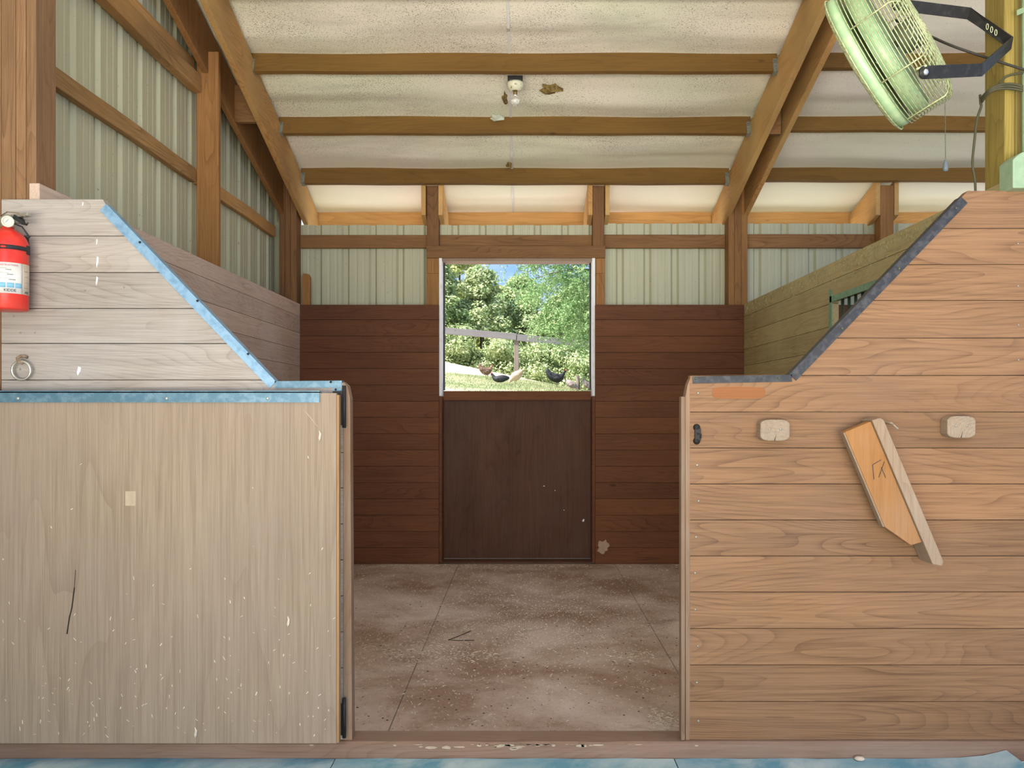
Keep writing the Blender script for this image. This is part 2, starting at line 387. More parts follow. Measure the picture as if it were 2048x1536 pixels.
# ------------------------------------------------------------------ ground and floors
g = mb()
g.box(-2.06, 5.3, 3.15, 7.13, -.03, -.004)
gf = g.build('floor_base', 'concrete'); tag(gf, kind='structure')
g = mb(); xs = [-1.81, -.53, .735, 1.78]
ys = [[3.26, 5.34, 6.949], [3.26, 5.34, 6.949], [3.26, 4.6, 6.949]]
for i in range(3):
    for j in range(2): g.box(xs[i]+.0025, xs[i+1]-.0025, ys[i][j]+.0025, ys[i][j+1]-.0025, -.004, 0, i*2+j)
tag(g.build('floor', 'floor'), kind='structure')
g = mb(); g.box(-4, 6, -3.2, 3.15, -.06, -.036); tag(g.build('aisle_floor', 'concrete'), kind='structure')
for i, (x0, x1, lab) in enumerate([(-2.4, -.692, 'blue dusty rubber mat in front of the closed plywood door, left of three'),
                                   (-.688, .547, 'blue dusty rubber mat in front of the open stall doorway, middle of three'),
                                   (.552, 1.766, 'blue dusty rubber mat in front of the tan boards, right of three with curled corner')]):
    g = mb(); n = 14; vs = []
    for k in range(n+1):
        x = x0+(x1-x0)*k/n
        lift = .03*max(0, (k/n-.8)/.2)**2 if i == 2 else 0
        ye = 3.143-.004*math.sin(k*1.9+i)
        for (y, zz) in ((1.4, -.036), (ye, -.036+lift), (ye, -.020+lift), (1.4, -.020)): vs.append((x, y, zz))
    fs = [(k*4+a, (k+1)*4+a, (k+1)*4+(a+1) % 4, k*4+(a+1) % 4) for k in range(n) for a in range(4)]+[(0, 1, 2, 3), (n*4+3, n*4+2, n*4+1, n*4)]
    g.add(vs, fs); tag(g.build('rubber_mat', 'bluemat'), lab, 'mat', 'rubber mats in the aisle')

# ------------------------------------------------------------------ exterior terrain
def zt(x, y):
    t = min(1, max(0, (y-8)/6.5)); t = t*t*(3-2*t)
    yc = min(y, 26)
    z = 1.84+.054*(yc-20)+max(-8, min(8, x))*(-.13-.0133*(yc-20))*1.0
    if y > 26: z -= .16*(y-26)
    return -.05*(1-t)+z*t
g = mb(); nx, ny = 60, 110; vs = []
for j in range(ny):
    y = 7.13+(j/(ny-1))**1.25*60
    for i in range(nx): x = -24+48*i/(nx-1); vs.append((x, y, zt(x, y)))
g.smooth = True
g.add(vs, [(j*nx+i, j*nx+i+1, (j+1)*nx+i+1, (j+1)*nx+i) for j in range(ny-1) for i in range(nx-1)])
tag(g.build('ground', 'ground', origin=(0, 0, 0)), kind='structure')

# ------------------------------------------------------------------ metal siding
def profile(a0, a1, phase, out):
    """points (a, depth) of a ribbed panel; rib bulges away by out"""
    pts = []; p = .2286; k0 = math.floor((a0-phase)/p)-1; k1 = math.ceil((a1-phase)/p)+1
    for k in range(k0, k1):
        c = phase+k*p
        for d, h in ((-.034, 0), (-.017, 1), (.017, 1), (.034, 0), (.082, 0), (.088, .10), (.098, .10), (.104, 0), (.143, 0), (.149, .10), (.159, .10), (.165, 0)):
            a = c+d
            if a0 < a < a1: pts.append((a, h*out))
    pts = [(a0, 0)]+sorted(pts)+[(a1, 0)]
    return pts
def siding_x(g, x0, x1, y, z0, z1, phase=-1.03):
    pr = profile(x0, x1, phase, .019); n = len(pr); vs = []
    for a, d in pr:
        for dd in (0, .0015):
            vs.append((a, y+d+dd, z0)); vs.append((a, y+d+dd, z1))
    fs = []
    for i in range(n-1):
        a = i*4; b = a+4
        fs += [(a, b, b+1, a+1), (a+2, a+3, b+3, b+2), (a+1, b+1, b+3, a+3), (a, a+2, b+2, b)]
    fs += [(0, 1, 3, 2), ((n-1)*4, (n-1)*4+2, (n-1)*4+3, (n-1)*4+1)]
    g.add(vs, fs)
g = mb()
siding_x(g, -2.06, -.70, 7.15, -.02, 2.787); siding_x(g, -.70, .585, 7.15, 2.50, 2.787); siding_x(g, .585, 5.4, 7.15, -.02, 2.80)
tag(g.build('wall_back', 'siding', origin=(0, 7.15, 0)), kind='structure')
g = mb(); pr = profile(-.5, 7.60, 4.60, .019); n = len(pr); vs = []
for a, d in pr:
    zt_ = min(zr(max(a, .0))+.02, 5.2)
    for dd in (0, .0015): vs.append((-2.06-d-dd, a, -.02)); vs.append((-2.06-d-dd, a, zt_))
fs = []
for i in range(n-1):
    a = i*4; b = a+4; fs += [(a, a+1, b+1, b), (a+2, b+2, b+3, a+3), (a+1, a+3, b+3, b+1), (a, b, b+2, a+2)]
fs += [(0, 2, 3, 1), ((n-1)*4, (n-1)*4+1, (n-1)*4+3, (n-1)*4+2)]
g.add(vs, fs); tag(g.build('wall_left', 'siding', origin=(-2.06, 3, 0)), kind='structure')

# ------------------------------------------------------------------ roof
PY = [4.98, 5.63, 6.29, 6.95, 7.62]
g = mb(); g.smooth = True
ysamp = []
allp = [.1, .8, 1.5, 2.2, 2.9, 3.6, 4.3]+[p+.02 for p in PY]
for a, b in zip(allp[:-1], allp[1:]):
    for k in range(10): ysamp.append((a+(b-a)*k/10, k/10))
ysamp.append((PY[-1]+.045, 0))
xsamp = [-2.05+.18*i for i in range(42)]
vs = []
for y, t in ysamp:
    for x in xsamp:
        sag = .045*math.sin(math.pi*min(1, t**.8))*(.8+.35*math.sin(x*1.7+int(y*1.5)*2.1)) if t > 0 else 0
        vs.append((x, y, zr(y)+.004-sag+.004*math.sin(x*5+y*3)))
nx = len(xsamp); ny = len(ysamp)
g.add(vs, [(j*nx+i, (j+1)*nx+i, (j+1)*nx+i+1, j*nx+i+1) for j in range(ny-1) for i in range(nx-1)])
tag(g.build('ceiling', 'insul', origin=(0, 0, 0)), kind='structure')
g = mb(); x0, x1 = -2.15, 5.5
g.add([(x, y, zr(y)+dz) for x in (x0, x1) for (y, dz) in ((0, .03), (7.7, .03), (7.7, .05), (0, .05))],
      [(0, 1, 2, 3), (7, 6, 5, 4), (0, 4, 5, 1), (2, 6, 7, 3), (1, 5, 6, 2), (0, 3, 7, 4)])
tag(g.build('roof', 'galv'), kind='structure')
g = mb()       # taped seam of the facing
pts = [(y, zr(y)+.002-(.045*math.sin(math.pi*min(1, t**.8))*(.8+.35*math.sin(-.09*1.7+int(y*1.5)*2.1)) if t > 0 else 0)) for y, t in ysamp if y > 4.2]
vs = []
for y, z in pts: vs += [(-.105, y, z-.003), (-.088, y, z-.003), (-.088, y, z-.001), (-.105, y, z-.001)]
g.add(vs, [(i*4+k, (i+1)*4+k, (i+1)*4+(k+1) % 4, i*4+(k+1) % 4) for i in range(len(pts)-1) for k in range(4)])
tag(g.build('trim_1', 'label'), kind='structure')

# purlins
def purlin(name, x0, x1, Y, label, grp, mat='purlin', hang=True, dz=0):
    zt0 = zr(Y)+dz; nrm = Vector((0, .278, .96)); tn = Vector((0, .96, -.278))
    g = mb(); top = Vector((0, Y+.02, zt0)); h = .142; w = .038; n = 10; vs = []
    for k in range(n+1):
        x = x0+(x1-x0)*k/n; wob = .0025*math.sin(k*2.1+Y*5)
        for a, b in ((0, 0), (0, 1), (1, 1), (1, 0)):
            p = top-nrm*(h*(1-b)+wob*(1-b))+tn*(w*a-w); vs.append((x, p.y, p.z))
    g.add(vs, [(k*4+a, (k+1)*4+a, (k+1)*4+(a+1) % 4, k*4+(a+1) % 4) for k in range(n) for a in range(4)]+[(0, 1, 2, 3), (n*4+3, n*4+2, n*4+1, n*4)])
    bot = top-nrm*h-tn*w
    if hang:
        e = empty(name, (x0, bot.y, bot.z), label, 'roof purlin', grp)
        g.build('beam', mat, e, bevel=.003)
        for s, xe in ((1, x0), (-1, x1)):
            g = mb(); a = Vector((xe, 0, 0))
            def q(t, u, v): p = top-nrm*(h-u)+tn*(v-w); return (xe+s*t, p.y, p.z)
            # stirrup under and in front of the beam end, flange on the rafter
            for (t0, t1, u0, u1, v0, v1) in ((0, .035, -.004, 0, -.004, w+.004), (0, .035, 0, .09, -.004, 0), (-.002, .001, -.004, .1, -.035, -.002)):
                vs = [q(t, u, v) for t in (t0, t1) for u in (u0, u1) for v in (v0, v1)]
                g.add(vs, [(0, 1, 3, 2), (4, 6, 7, 5), (0, 4, 5, 1), (2, 3, 7, 6), (0, 2, 6, 4), (1, 5, 7, 3)])
            g.build('joist_hanger', 'hanger', e)
    else:
        tag(g.build(name, mat, bevel=.003), label, 'roof purlin', grp)
words = ['uppermost', 'second', 'third', 'lowest']
ex = ['cut by the top edge of the photo', 'with the bulb socket below it', 'below the bulb socket', 'above the window studs']
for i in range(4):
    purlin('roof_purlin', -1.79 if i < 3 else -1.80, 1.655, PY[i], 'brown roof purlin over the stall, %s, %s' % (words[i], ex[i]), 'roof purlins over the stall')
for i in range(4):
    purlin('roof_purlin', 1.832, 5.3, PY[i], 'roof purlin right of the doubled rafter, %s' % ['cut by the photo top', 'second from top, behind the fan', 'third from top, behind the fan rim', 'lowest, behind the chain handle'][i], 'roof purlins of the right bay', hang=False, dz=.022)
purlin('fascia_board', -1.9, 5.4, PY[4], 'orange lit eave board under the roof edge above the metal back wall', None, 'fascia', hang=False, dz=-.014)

# rafters: sloped planks, each a thing
def rafter(name, X0, X1, w, y0, y1, label, grp=None, depth=.297, mat='rafter', zo=0, cat='rafter'):
    """X0 at y0 and X1 at y1 is the left face"""
    g = mb()
    for k, (yy0, yy1) in enumerate([(y0, y1)]):
        zb = lambda y: 4.855-.289*y+zo
        vs = []
        for yy, xx in ((yy0, X0), (yy1, X1)):
            for dx in (0, w):
                vs.append((xx+dx, yy, zb(yy)))
                vs.append((xx+dx, yy, zb(yy)+depth))
        g.add(vs, [(0, 1, 3, 2), (4, 6, 7, 5), (0, 4, 5, 1), (2, 3, 7, 6), (0, 2, 6, 4), (1, 5, 7, 3)])
    return tag(g.build(name, mat, bevel=.004), label, cat, grp)
def rafter_tail(name, x, w, y0, y1, label, grp, mat='rafter', ydrop=.12, depth=.29):
    g = mb(); zb = lambda y: 4.855-.289*y
    poly = [(y0, zb(y0)), (y1-ydrop, zb(y1-ydrop)), (y1, zb(y1)+.12), (y1, zb(y1)+.29), (y0, zb(y0)+depth)]
    g.prism(poly, lambda a, b: (x, a, b), lambda a, b: (x+w, a, b))
    return tag(g.build(name, mat, bevel=.003), label, 'rafter', grp)
rafter('rafter', -1.695, -1.845, .038, 1.0, 7.55, 'orange rafter along the left side of the stall roof, the inner plank')
rafter('rafter', -1.96, -1.995, .038, 1.0, 7.55, 'dark outer rafter against the left metal wall, lower plank of the pair', mat='post')
rafter('rafter', 1.650, 1.650, .040, 1.0, 7.58, 'rafter at the right of the stall carrying the purlin ends, left plank of the pair')
rafter('rafter', 1.772, 1.795, .038, 1.0, 7.58, 'rafter at the right of the stall, right plank of the pair beside the dark gap')
g = mb(); z = 4.855-.289*5.95; g.box(1.690, 1.775, 5.93, 5.97, z+.02, z+.27); tag(g.build('blocking', 'girt_x'), 'wood block filling the gap between the right pair of rafters', 'blocking')
g = mb(); z = 4.855-.289*5.8; g.box(-1.965, -1.775, 5.78, 5.82, z+.01, z+.26); tag(g.build('blocking', 'girt_x'), 'dark wood block between the left pair of rafters', 'blocking')

# ------------------------------------------------------------------ posts and studs
def post(x0, x1, y0, y1, z0, z1, label, mat='post', plies=None, name='post', cat='post', grp=None, ztop2=None):
    g = mb(); xs = [x0]+(plies or [])+[x1]
    for k in range(len(xs)-1): g.box(xs[k]+(.001 if k else 0), xs[k+1], y0, y1, z0, z1, k)
    return tag(g.build(name, mat, bevel=.004), label, cat, grp)
post(-2.03, -1.828, YF+.045, YF+.185, -.03, 3.85, 'tall post of joined planks rising above the left board wall', 'post_front', [-1.96, -1.905, -1.866])
post(1.80, 1.94, YF+.045, YF+.185, -.03, 3.85, 'tall yellowish post of joined planks holding the fan and cables', 'post_green', [1.839, 1.878])
post(-1.99, -1.85, 6.98, 7.12, -.03, 3.12, 'dark laminated corner post where the left and back metal walls meet', 'post_dark', [-1.945, -1.90])
post(1.667, 1.822, 6.995, 7.135, -.03, 3.12, 'laminated post in the back wall under the right pair of rafters', 'post', [1.715, 1.77])
post(-2.018, -1.882, 5.29, 5.33, -.03, 3.46, 'tall plank stud in the middle of the left metal wall')
post(-.795, -.697, 7.022, 7.12, 2.1, 3.08, 'stud from the window head to the roof, left of the window', 'post_dark', name='stud', cat='stud')
post(.562, .656, 7.022, 7.12, 2.1, 3.08, 'stud from the window head to the roof, right of the window', 'post_dark', name='stud', cat='stud')
post(2.905, 3.015, 7.0, 7.12, -.03, 3.08, 'stud in the right part of the back wall, behind the sloping board', 'post', name='stud', cat='stud')
for nm, x in (('left window stud', -.7), ('right window stud', .66), ('far right stud', 3.015)):
    w0 = {'left window stud': .098, 'right window stud': .098, 'far right stud': .11}[nm]
    rafter_tail('rafter_tail', x-w0-.037-.002, .036, 6.99, 7.58, 'short rafter tail fixed to the left side of the %s' % nm, 'short rafter tails at the eave')
    rafter_tail('rafter_tail', x+.002, .036, 6.99, 7.58, 'short rafter tail fixed to the right side of the %s' % nm, 'short rafter tails at the eave')
# girts
def girt_y(y0, y1, z0, z1, label, x0=-2.058, x1=-2.020, tilt=0):
    g = mb(); n = 8; vs = []
    for k in range(n+1):
        y = y0+(y1-y0)*k/n; w = .004*math.sin(k*1.3+z0*3)
        vs += [(x0, y, z0+w), (x1, y, z0+w), (x1, y, z1+w), (x0, y, z1+w)]
    g.add(vs, [(k*4+a, (k+1)*4+a, (k+1)*4+(a+1) % 4, k*4+(a+1) % 4) for k in range(n) for a in range(4)]+[(0, 1, 2, 3), (n*4+3, n*4+2, n*4+1, n*4)])
    tag(g.build('wall_girt', 'girt_y', bevel=.004), label, 'girt')
girt_y(3.2, 5.289, 2.655, 2.742, 'lower girt board crossing the left metal wall before the middle stud')
girt_y(5.331, 6.979, 2.655, 2.742, 'girt board crossing the left metal wall beyond the middle stud')
girt_y(3.2, 5.289, 3.20, 3.305, 'upper girt board with bare streaks on the left metal wall', x0=-2.045, x1=-1.985)
girt_y(3.2, 5.289, 3.306, 3.41, 'dark board stacked on the upper girt of the left metal wall', x1=-2.03)
girt_y(3.2, 5.289, 3.60, 3.71, 'topmost weathered girt on the left metal wall near the roof', x0=-2.058, x1=-1.995)
def girt_x(x0, x1, z0, z1, label):
    g = mb(); g.box(x0, x1, 7.105, 7.143, z0, z1); tag(g.build('wall_girt', 'girt_x', bevel=.003), label, 'girt')
girt_x(-1.85, -.74, 2.588, 2.695, 'girt on the back wall between the corner post and the window')
girt_x(-.74, .61, 2.590, 2.695, 'girt on the back wall directly above the window')
girt_x(.655, 1.665, 2.588, 2.698, 'girt on the back wall between the window and the right post')
girt_x(1.824, 2.903, 2.590, 2.702, 'girt on the back wall right of the right post')
g = mb(); g.box(3.017, 5.3, 7.105, 7.143, 2.59, 2.70); tag(g.build('wall_girt', 'girt_x'), 'girt on the back wall beyond the farthest stud', 'girt')
# window head and short studs beside it
g = mb(); g.box(-.795, .662, 6.981, 7.02, 2.484, 2.582)
tag(g.build('window_header', 'girt_x', bevel=.003), 'brown header board across the top of the window opening', 'header')
for x0, x1, w in ((-.795, -.692, 'left'), (.585, .66, 'right')):
    g = mb(); g.box(x0, x1, 6.992, 7.04, 2.36, 2.4835, 0); g.box(x0, x1, 6.992, 7.04, -.003, 2.3595, 1)
    tag(g.build('trimmer_stud', 'post', bevel=.003), 'short two-piece trimmer stud at the %s side of the window' % w, 'stud')
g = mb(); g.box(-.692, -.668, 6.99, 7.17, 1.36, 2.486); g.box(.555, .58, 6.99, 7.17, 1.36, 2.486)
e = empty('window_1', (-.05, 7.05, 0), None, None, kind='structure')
g.build('window_frame', 'jamb_daylight', e, split=True, bevel=.003)  # upper jambs coloured white for the daylight falling on them
g = mb(); g.box(-.668, .555, 7.0, 7.17, 2.462, 2.487); g.build('window_head', 'rack_pale', e, bevel=.003)
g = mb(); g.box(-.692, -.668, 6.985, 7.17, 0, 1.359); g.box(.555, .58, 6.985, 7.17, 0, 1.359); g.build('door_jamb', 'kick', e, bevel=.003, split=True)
g = mb(); g.box(-.667, -.655, 7.10, 7.135, 1.41, 2.46); g.box(.542, .554, 7.10, 7.135, 1.41, 2.46)
g.build('door_stop', 'black', e, split=True)
# low stub board left on the back wall
g = mb(); poly = [(-1.812, 2.095), (-1.745, 2.095), (-1.745, 2.33), (-1.76, 2.355), (-1.80, 2.36), (-1.812, 2.34)]
g.prism(poly, lambda a, b: (a, 7.0, b), lambda a, b: (a, 7.04, b))
tag(g.build('stub_board', 'post', bevel=.002), 'short rounded board end standing above the kick boards beside the corner post', 'board')

# ------------------------------------------------------------------ board walls
def boards(g, z0, ztop, xr, y0, y1, h=BH, first=None):
    """xr(z) -> (xmin, xmax); breakpoints handled by fine clipping"""
    z = z0; k = 0
    if first: edges = first
    else:
        edges = [z0]
        while edges[-1] < ztop-.01: edges.append(min(ztop, edges[-1]+h))
        if ztop-edges[-2] < .03: edges.pop(-2)
    for a, b in zip(edges[:-1], edges[1:]):
        aa = a+.0012; bb = b-.0012; zs = sorted(set([aa, bb]+[q for q in xr.br if aa < q < bb]))
        L = [(xr(q)[0], q) for q in zs]; Rr = [(xr(q)[1], q) for q in zs]
        # handle a horizontal step inside the board (ledge)
        poly = L+Rr[::-1]
        g.prism(poly, lambda a_, b_: (a_, y0, b_), lambda a_, b_: (a_, y1, b_), rnd.random()*50)
        k += 1
class XR_:
    def __init__(s, f, br): s.f = f; s.br = br
    def __call__(s, z): return s.f(z)
# left front wall
def fl(z):
    if z > 2.013: r = -1.543-(z-2.013)*.6
    elif z > 1.357: r = -1.543+(2.013-z)*(.624/.656)
    else: r = -.668
    return (-1.93, r)
e = empty('stall_front', (-1.3, YF, .037), 'greyish weathered board wall with sloping top edge, left of the stall doorway', 'stall wall')
g = mb(); ZL = [EYE+(816-y)*YF/F for y in (1480, 1408, 1336, 1264, 1192, 1120, 1048, 976, 905, 832, 760, 687, 617, 545, 472, 398)]
boards(g, 0, 0, XR_(fl, [2.013, 1.358, 1.3565]), YF, YF+.04, first=ZL)
g.build('board_panel', 'board_left', e, bevel=.0015)
def strip(g, a, b, w, y0, y1, inset=0, t=.004):
    """L-shaped angle iron along a->b (x,z); face plate hangs below the line by w"""
    a = Vector(a); b = Vector(b); d = (b-a).normalized(); n = Vector((d.y, -d.x))
    if n.y > 0: n = -n
    g.prism([tuple(a-n*t), tuple(b-n*t), tuple(b+n*w), tuple(a+n*w)], lambda x, z: (x, y0-t, z), lambda x, z: (x, y0, z))
    g.prism([tuple(a-n*t), tuple(b-n*t), tuple(b), tuple(a)], lambda x, z: (x, y0, z), lambda x, z: (x, y1, z))
g = mb(); strip(g, (-1.543, 2.013), (-.917, 1.357), .030, YF, YF+.043); g.build('edge_strip', 'sky_tinted_pale', e)['label'] = 'metal strip along the slope, pale sky blue painted in'
g = mb(); strip(g, (-.920, 1.358), (-.672, 1.360), .022, YF, YF+.043); g.box(-.705, -.672, YF-.006, YF-.0005, 1.30, 1.336)
g.build('edge_strip', 'sky_tinted_metal', e)['label'] = 'metal strip on the ledge, dark sky blue painted in'
g = mb()
for px, py in ((281, 485), (396, 602), (497, 708), (662, 764), (672, 779)):
    p = P(px, py, YF); g.lathe([(.0045, 0), (.004, .004), (0, .005)], Matrix.Translation((p.x, YF-.004, p.z)) @ Matrix.Rotation(R(90), 4, 'X'), 8)
g.build('screw', 'black_metal', e, split=True)
g = mb(); poly = [(-.668, .037), (-.634, .037), (-.640, 1.0), (-.642, 1.30), (-.652, 1.345), (-.668, 1.36)]
g.prism(poly, lambda a, b: (a, YF-.002, b), lambda a, b: (a, YF+.05, b)); g.build('jamb_board', 'jamb', e, bevel=.002)
g = mb()       # rusty nail heads
for z in ZL[10:-1]:
    for x in (-1.86, ):
        g.lathe([(.004, 0), (.003, .002), (0, .002)], Matrix.Translation((x, YF, z+.04)) @ Matrix.Rotation(R(90), 4, 'X'), 6)
for px, py in ((170, 580), (248, 574), (27, 632), (70, 665), (68, 738)):
    p = P(px, py, YF); g.lathe([(.004, 0), (.003, .002), (0, .002)], Matrix.Translation(p) @ Matrix.Rotation(R(90), 4, 'X'), 6)
g.build('nail_head', 'steel', e, split=True)
g = mb()
for (px, py, ln, w) in ((194, 484, 12, 1.2), (195, 524, 22, 2.2), (194, 562, 18, 2), (158, 742, 18, 4), (166, 408, 8, 1.5)):
    a = P(px, py-ln/2, YF); k = YF/F
    g.prism([(a.x-w*k*.3, a.z), (a.x+w*k, a.z-2*k), (a.x+w*k*.8, a.z-ln*k*.5), (a.x-w*k*.6, a.z-ln*k), (a.x-w*k, a.z-ln*k*.7)], lambda x, z: (x, YF-.0015, z), lambda x, z: (x, YF+.0005, z))
g.build('paint_drip', 'whitepaint', e, split=True)
# right front wall
def fr(z):
    if z > 1.385: r = .982+(z-1.385)*(.656/.679)
    else: r = .613
    return (r, 2.75)
e2 = empty('stall_front', (1.7, YF, .037), 'tan stained board wall with sloping top edge, right of the stall doorway', 'stall wall')
g = mb(); ZR = [EYE+(816-y)*YF/F for y in (1480, 1403, 1330, 1257, 1184, 1112, 1040, 968, 896, 824, 751, 676, 601, 529, 457, 381)]
boards(g, 0, 0, XR_(fr, [1.3845, 1.3855]), YF, YF+.04, first=ZR)
g.build('board_panel', 'board_right', e2, bevel=.0015)
g = mb(); strip(g, (1.615, 2.040), (.982, 1.385), .030, YF, YF+.043); strip(g, (.988, 1.382), (.622, 1.375), .022, YF, YF+.043)
g.build('edge_strip', 'dark_metal', e2)['label'] = 'dark metal strip on ledge and slope'
g = mb()
for px, py in ((1391, 757), (1557, 757), (1683, 657), (1797, 538), (1911, 417)):
    p = P(px, py, YF); g.lathe([(.0045, 0), (.004, .004), (0, .005)], Matrix.Translation((p.x, YF-.004, p.z)) @ Matrix.Rotation(R(90), 4, 'X'), 8)
g.build('screw', 'motor', e2, split=True)
g = mb(); poly = [(.613, .037), (.596, .037), (.594, 1.30), (.604, 1.35), (.613, 1.372)]
g.prism(poly, lambda a, b: (a, YF-.002, b), lambda a, b: (a, YF+.05, b)); g.build('jamb_board', 'jamb', e2, bevel=.002)
g = mb(); g.box(.578, .5925, YF-.012, YF+.03, .04, 1.305); g.build('door_stop', 'jamb', e2, bevel=.002)
g = mb()
for z in ZR[:10]:
    for x in (.641,):
        g.lathe([(.005, 0), (.004, .002), (0, .002)], Matrix.Translation((x+rnd.uniform(-.01, .01), YF, z+.07)) @ Matrix.Rotation(R(90), 4, 'X'), 6)
for px, py in ((2036, 572), (2037, 650), (2037, 720), (2036, 457+30)):
    p = P(px, py, YF); g.lathe([(.004, 0), (.003, .002), (0, .002)], Matrix.Translation(p) @ Matrix.Rotation(R(90), 4, 'X'), 6)
g.build('nail_head', 'steel', e2, split=True)
g = mb(); a = P(1425, 774, YF); b = P(1530, 797, YF); n = 14; ring = []
for k in range(24):
    t = 2*math.pi*k/24; c = math.cos(t); s_ = math.sin(t); q = .45
    ring.append(((a.x+b.x)/2+(b.x-a.x)/2*math.copysign(abs(c)**q, c)*(1+.03*rnd.random()), (a.z+b.z)/2+(a.z-b.z)/2*math.copysign(abs(s_)**q, s_)*(1+.1*rnd.random())))
g.prism(ring, lambda x, z: (x, YF-.0012, z), lambda x, z: (x, YF+.0005, z)); g.build('bare_patch', 'orange_patch', e2)['label'] = 'rectangular orange patch of bare wood'
# partitions
def partition(name, x0, x1, mat, label, hole=None):
    e = empty(name, ((x0+x1)/2, 5, 0), label, 'stall wall'); g = mb(); z = 0
    edges = [0]
    while edges[-1] < 2.105-.01: edges.append(min(2.105, edges[-1]+BH*1.0))
    edges = edges[:-2]+[edges[-1]] if edges[-1]-edges[-2] < .04 else edges
    for a, b in zip(edges[:-1], edges[1:]):
        bid = rnd.random()*50; segs = [(YF+.042 if True else 0, YB+.0)]
        if hole and a < hole[3] and b > hole[2]:
            # clip boards around the barred opening
            if a < hole[2]: g.box(x0, x1, hole[0], hole[1], a+.001, hole[2], bid)
            if b > hole[3]: g.box(x0, x1, hole[0], hole[1], hole[3], b-.001, bid)
            segs = [(YF+.042, hole[0]), (hole[1], YB)]
        for s0, s1 in segs: g.box(x0, x1, s0, s1, a+.001, b-.001, bid)
    g.build('board_panel', mat, e, bevel=.0015); return e
partition('stall_partition', -1.851, XL, 'part_left', 'horizontal board side wall of the stall along the left metal wall')
H_ = (4.0, 4.96, 1.30, 1.88)
e3 = partition('stall_partition', XR, XR+.038, 'part_right', 'olive brown board side wall at the right with a barred opening', H_)
g = mb()
for a in ((H_[0]-.02, H_[1]+.03, H_[3]-.005, H_[3]+.03), (H_[0]-.02, H_[1]+.03, H_[2]-.03, H_[2]+.005), (H_[1]-.0, H_[1]+.045, H_[2]-.06, H_[3]+.07), (H_[0]-.045, H_[0], H_[2]-.06, H_[3]+.07)):
    g.box(XR-.005, XR-.0005, a[0], a[1], a[2], a[3])
gr = g.build('grille_frame', 'green_grille', e3, split=True); gr['label'] = 'green metal frame'
for k in range(9):
    g = mb(); y = H_[0]+.09+k*.095; g.tube([(XR+.02, y, H_[2]-.005), (XR+.02, y, H_[3]+.005)], .009, 8); g.build('grille_bar', 'grille_dark', gr)
g = mb()     # frayed hairs / cobweb along the chewed top edge
for k in range(900):
    y = rnd.uniform(3.6, 6.9); z = 2.105-abs(rnd.gauss(0, .045)); l = rnd.uniform(.01, .03); a = rnd.uniform(-1.2, 1.2)
    x = XR-.0015
    g.add([(x, y, z), (x, y+l*math.sin(a), z-l*math.cos(a)), (x-.004, y+l*math.sin(a)+.0015, z-l*math.cos(a))], [(0, 1, 2)])
f = g.build('frayed_splinters', plain('splinter_pale', (.33, .29, .15), .8), e3); f['kind'] = 'stuff'
# neighbour stall seen above and through
g = mb(); z = 0
while z < 2.1: g.box(5.2, 5.24, 3.3, 6.95, z, min(z+BH, 2.1)-.002, rnd.random()*50); z += BH
tag(g.build('wall_right', 'far_boards'), kind='structure')
# kick boards
def kick(x0, x1, label, seams=(), name='kick_board_wall'):
    g = mb(); z = 0.0; i = 0
    top = 2.1
    while z < top-.05:
        zz = min(top, z+.1318)
        if top-zz < .03: zz = top
        g.box(x0, x1, YB, YB+.04, z+.001, zz-.001, rnd.random()*50); z = zz
    return tag(g.build(name, 'kick', bevel=.0015), label, 'stall wall')
kick(XL+.001, -.690, 'dark brown horizontal kick boards left of the window and lower door')
kb = kick(.577, XR-.001, 'dark brown horizontal kick boards right of the window and lower door')
kick(XR+.04, 5.19, 'dark kick boards of the neighbouring stall behind the right partition')
g = mb(); c = P(1205, 1092, YB); poly = []
for k in range(18):
    t = 2*math.pi*k/18; r = .045*(1+.35*rnd.uniform(-1, 1)); poly.append((c.x+r*math.cos(t)*1.0, c.z+r*math.sin(t)*1.1))
g.prism(poly, lambda x, z: (x, YB-.002, z), lambda x, z: (x, YB-.0003, z)); o = g.build('mud_splash', 'mud', kb)
# back dutch door, lower leaf
ed = empty('dutch_door', (-.05, 7.16, 0), 'dark brown lower half of the outside stall door below the window view', 'door')
g = mb(); g.box(-.6675, .5545, 7.142, 7.175, .0107, 1.34); g.build('door_panel', 'ply_dark', ed, bevel=.002)
g = mb(); g.box(-.6675, .5545, 7.118, 7.18, 1.328, 1.404); g.build('door_rail', 'kick', ed, bevel=.002)
g = mb()
for px, py, r in ((1088, 972, .006), (1167, 1041, .012), (1110, 981, .004), (1128, 1020, .004)):
    p = P(px, py, 7.14); poly = [(p.x+r*rnd.uniform(.5, 1.3)*math.cos(t*.9), p.z+r*rnd.uniform(.5, 1.3)*math.sin(t*.9)) for t in range(7)]
    g.prism(poly, lambda x, z: (x, 7.1405, z), lambda x, z: (x, 7.1425, z))
g.build('paint_chip', 'whitepaint', ed, split=True)
g = mb(); g.box(-.668, .555, 6.99, 7.14, -.003, .0105); tag(g.build('trim_2', 'ply_dark'), kind='structure')
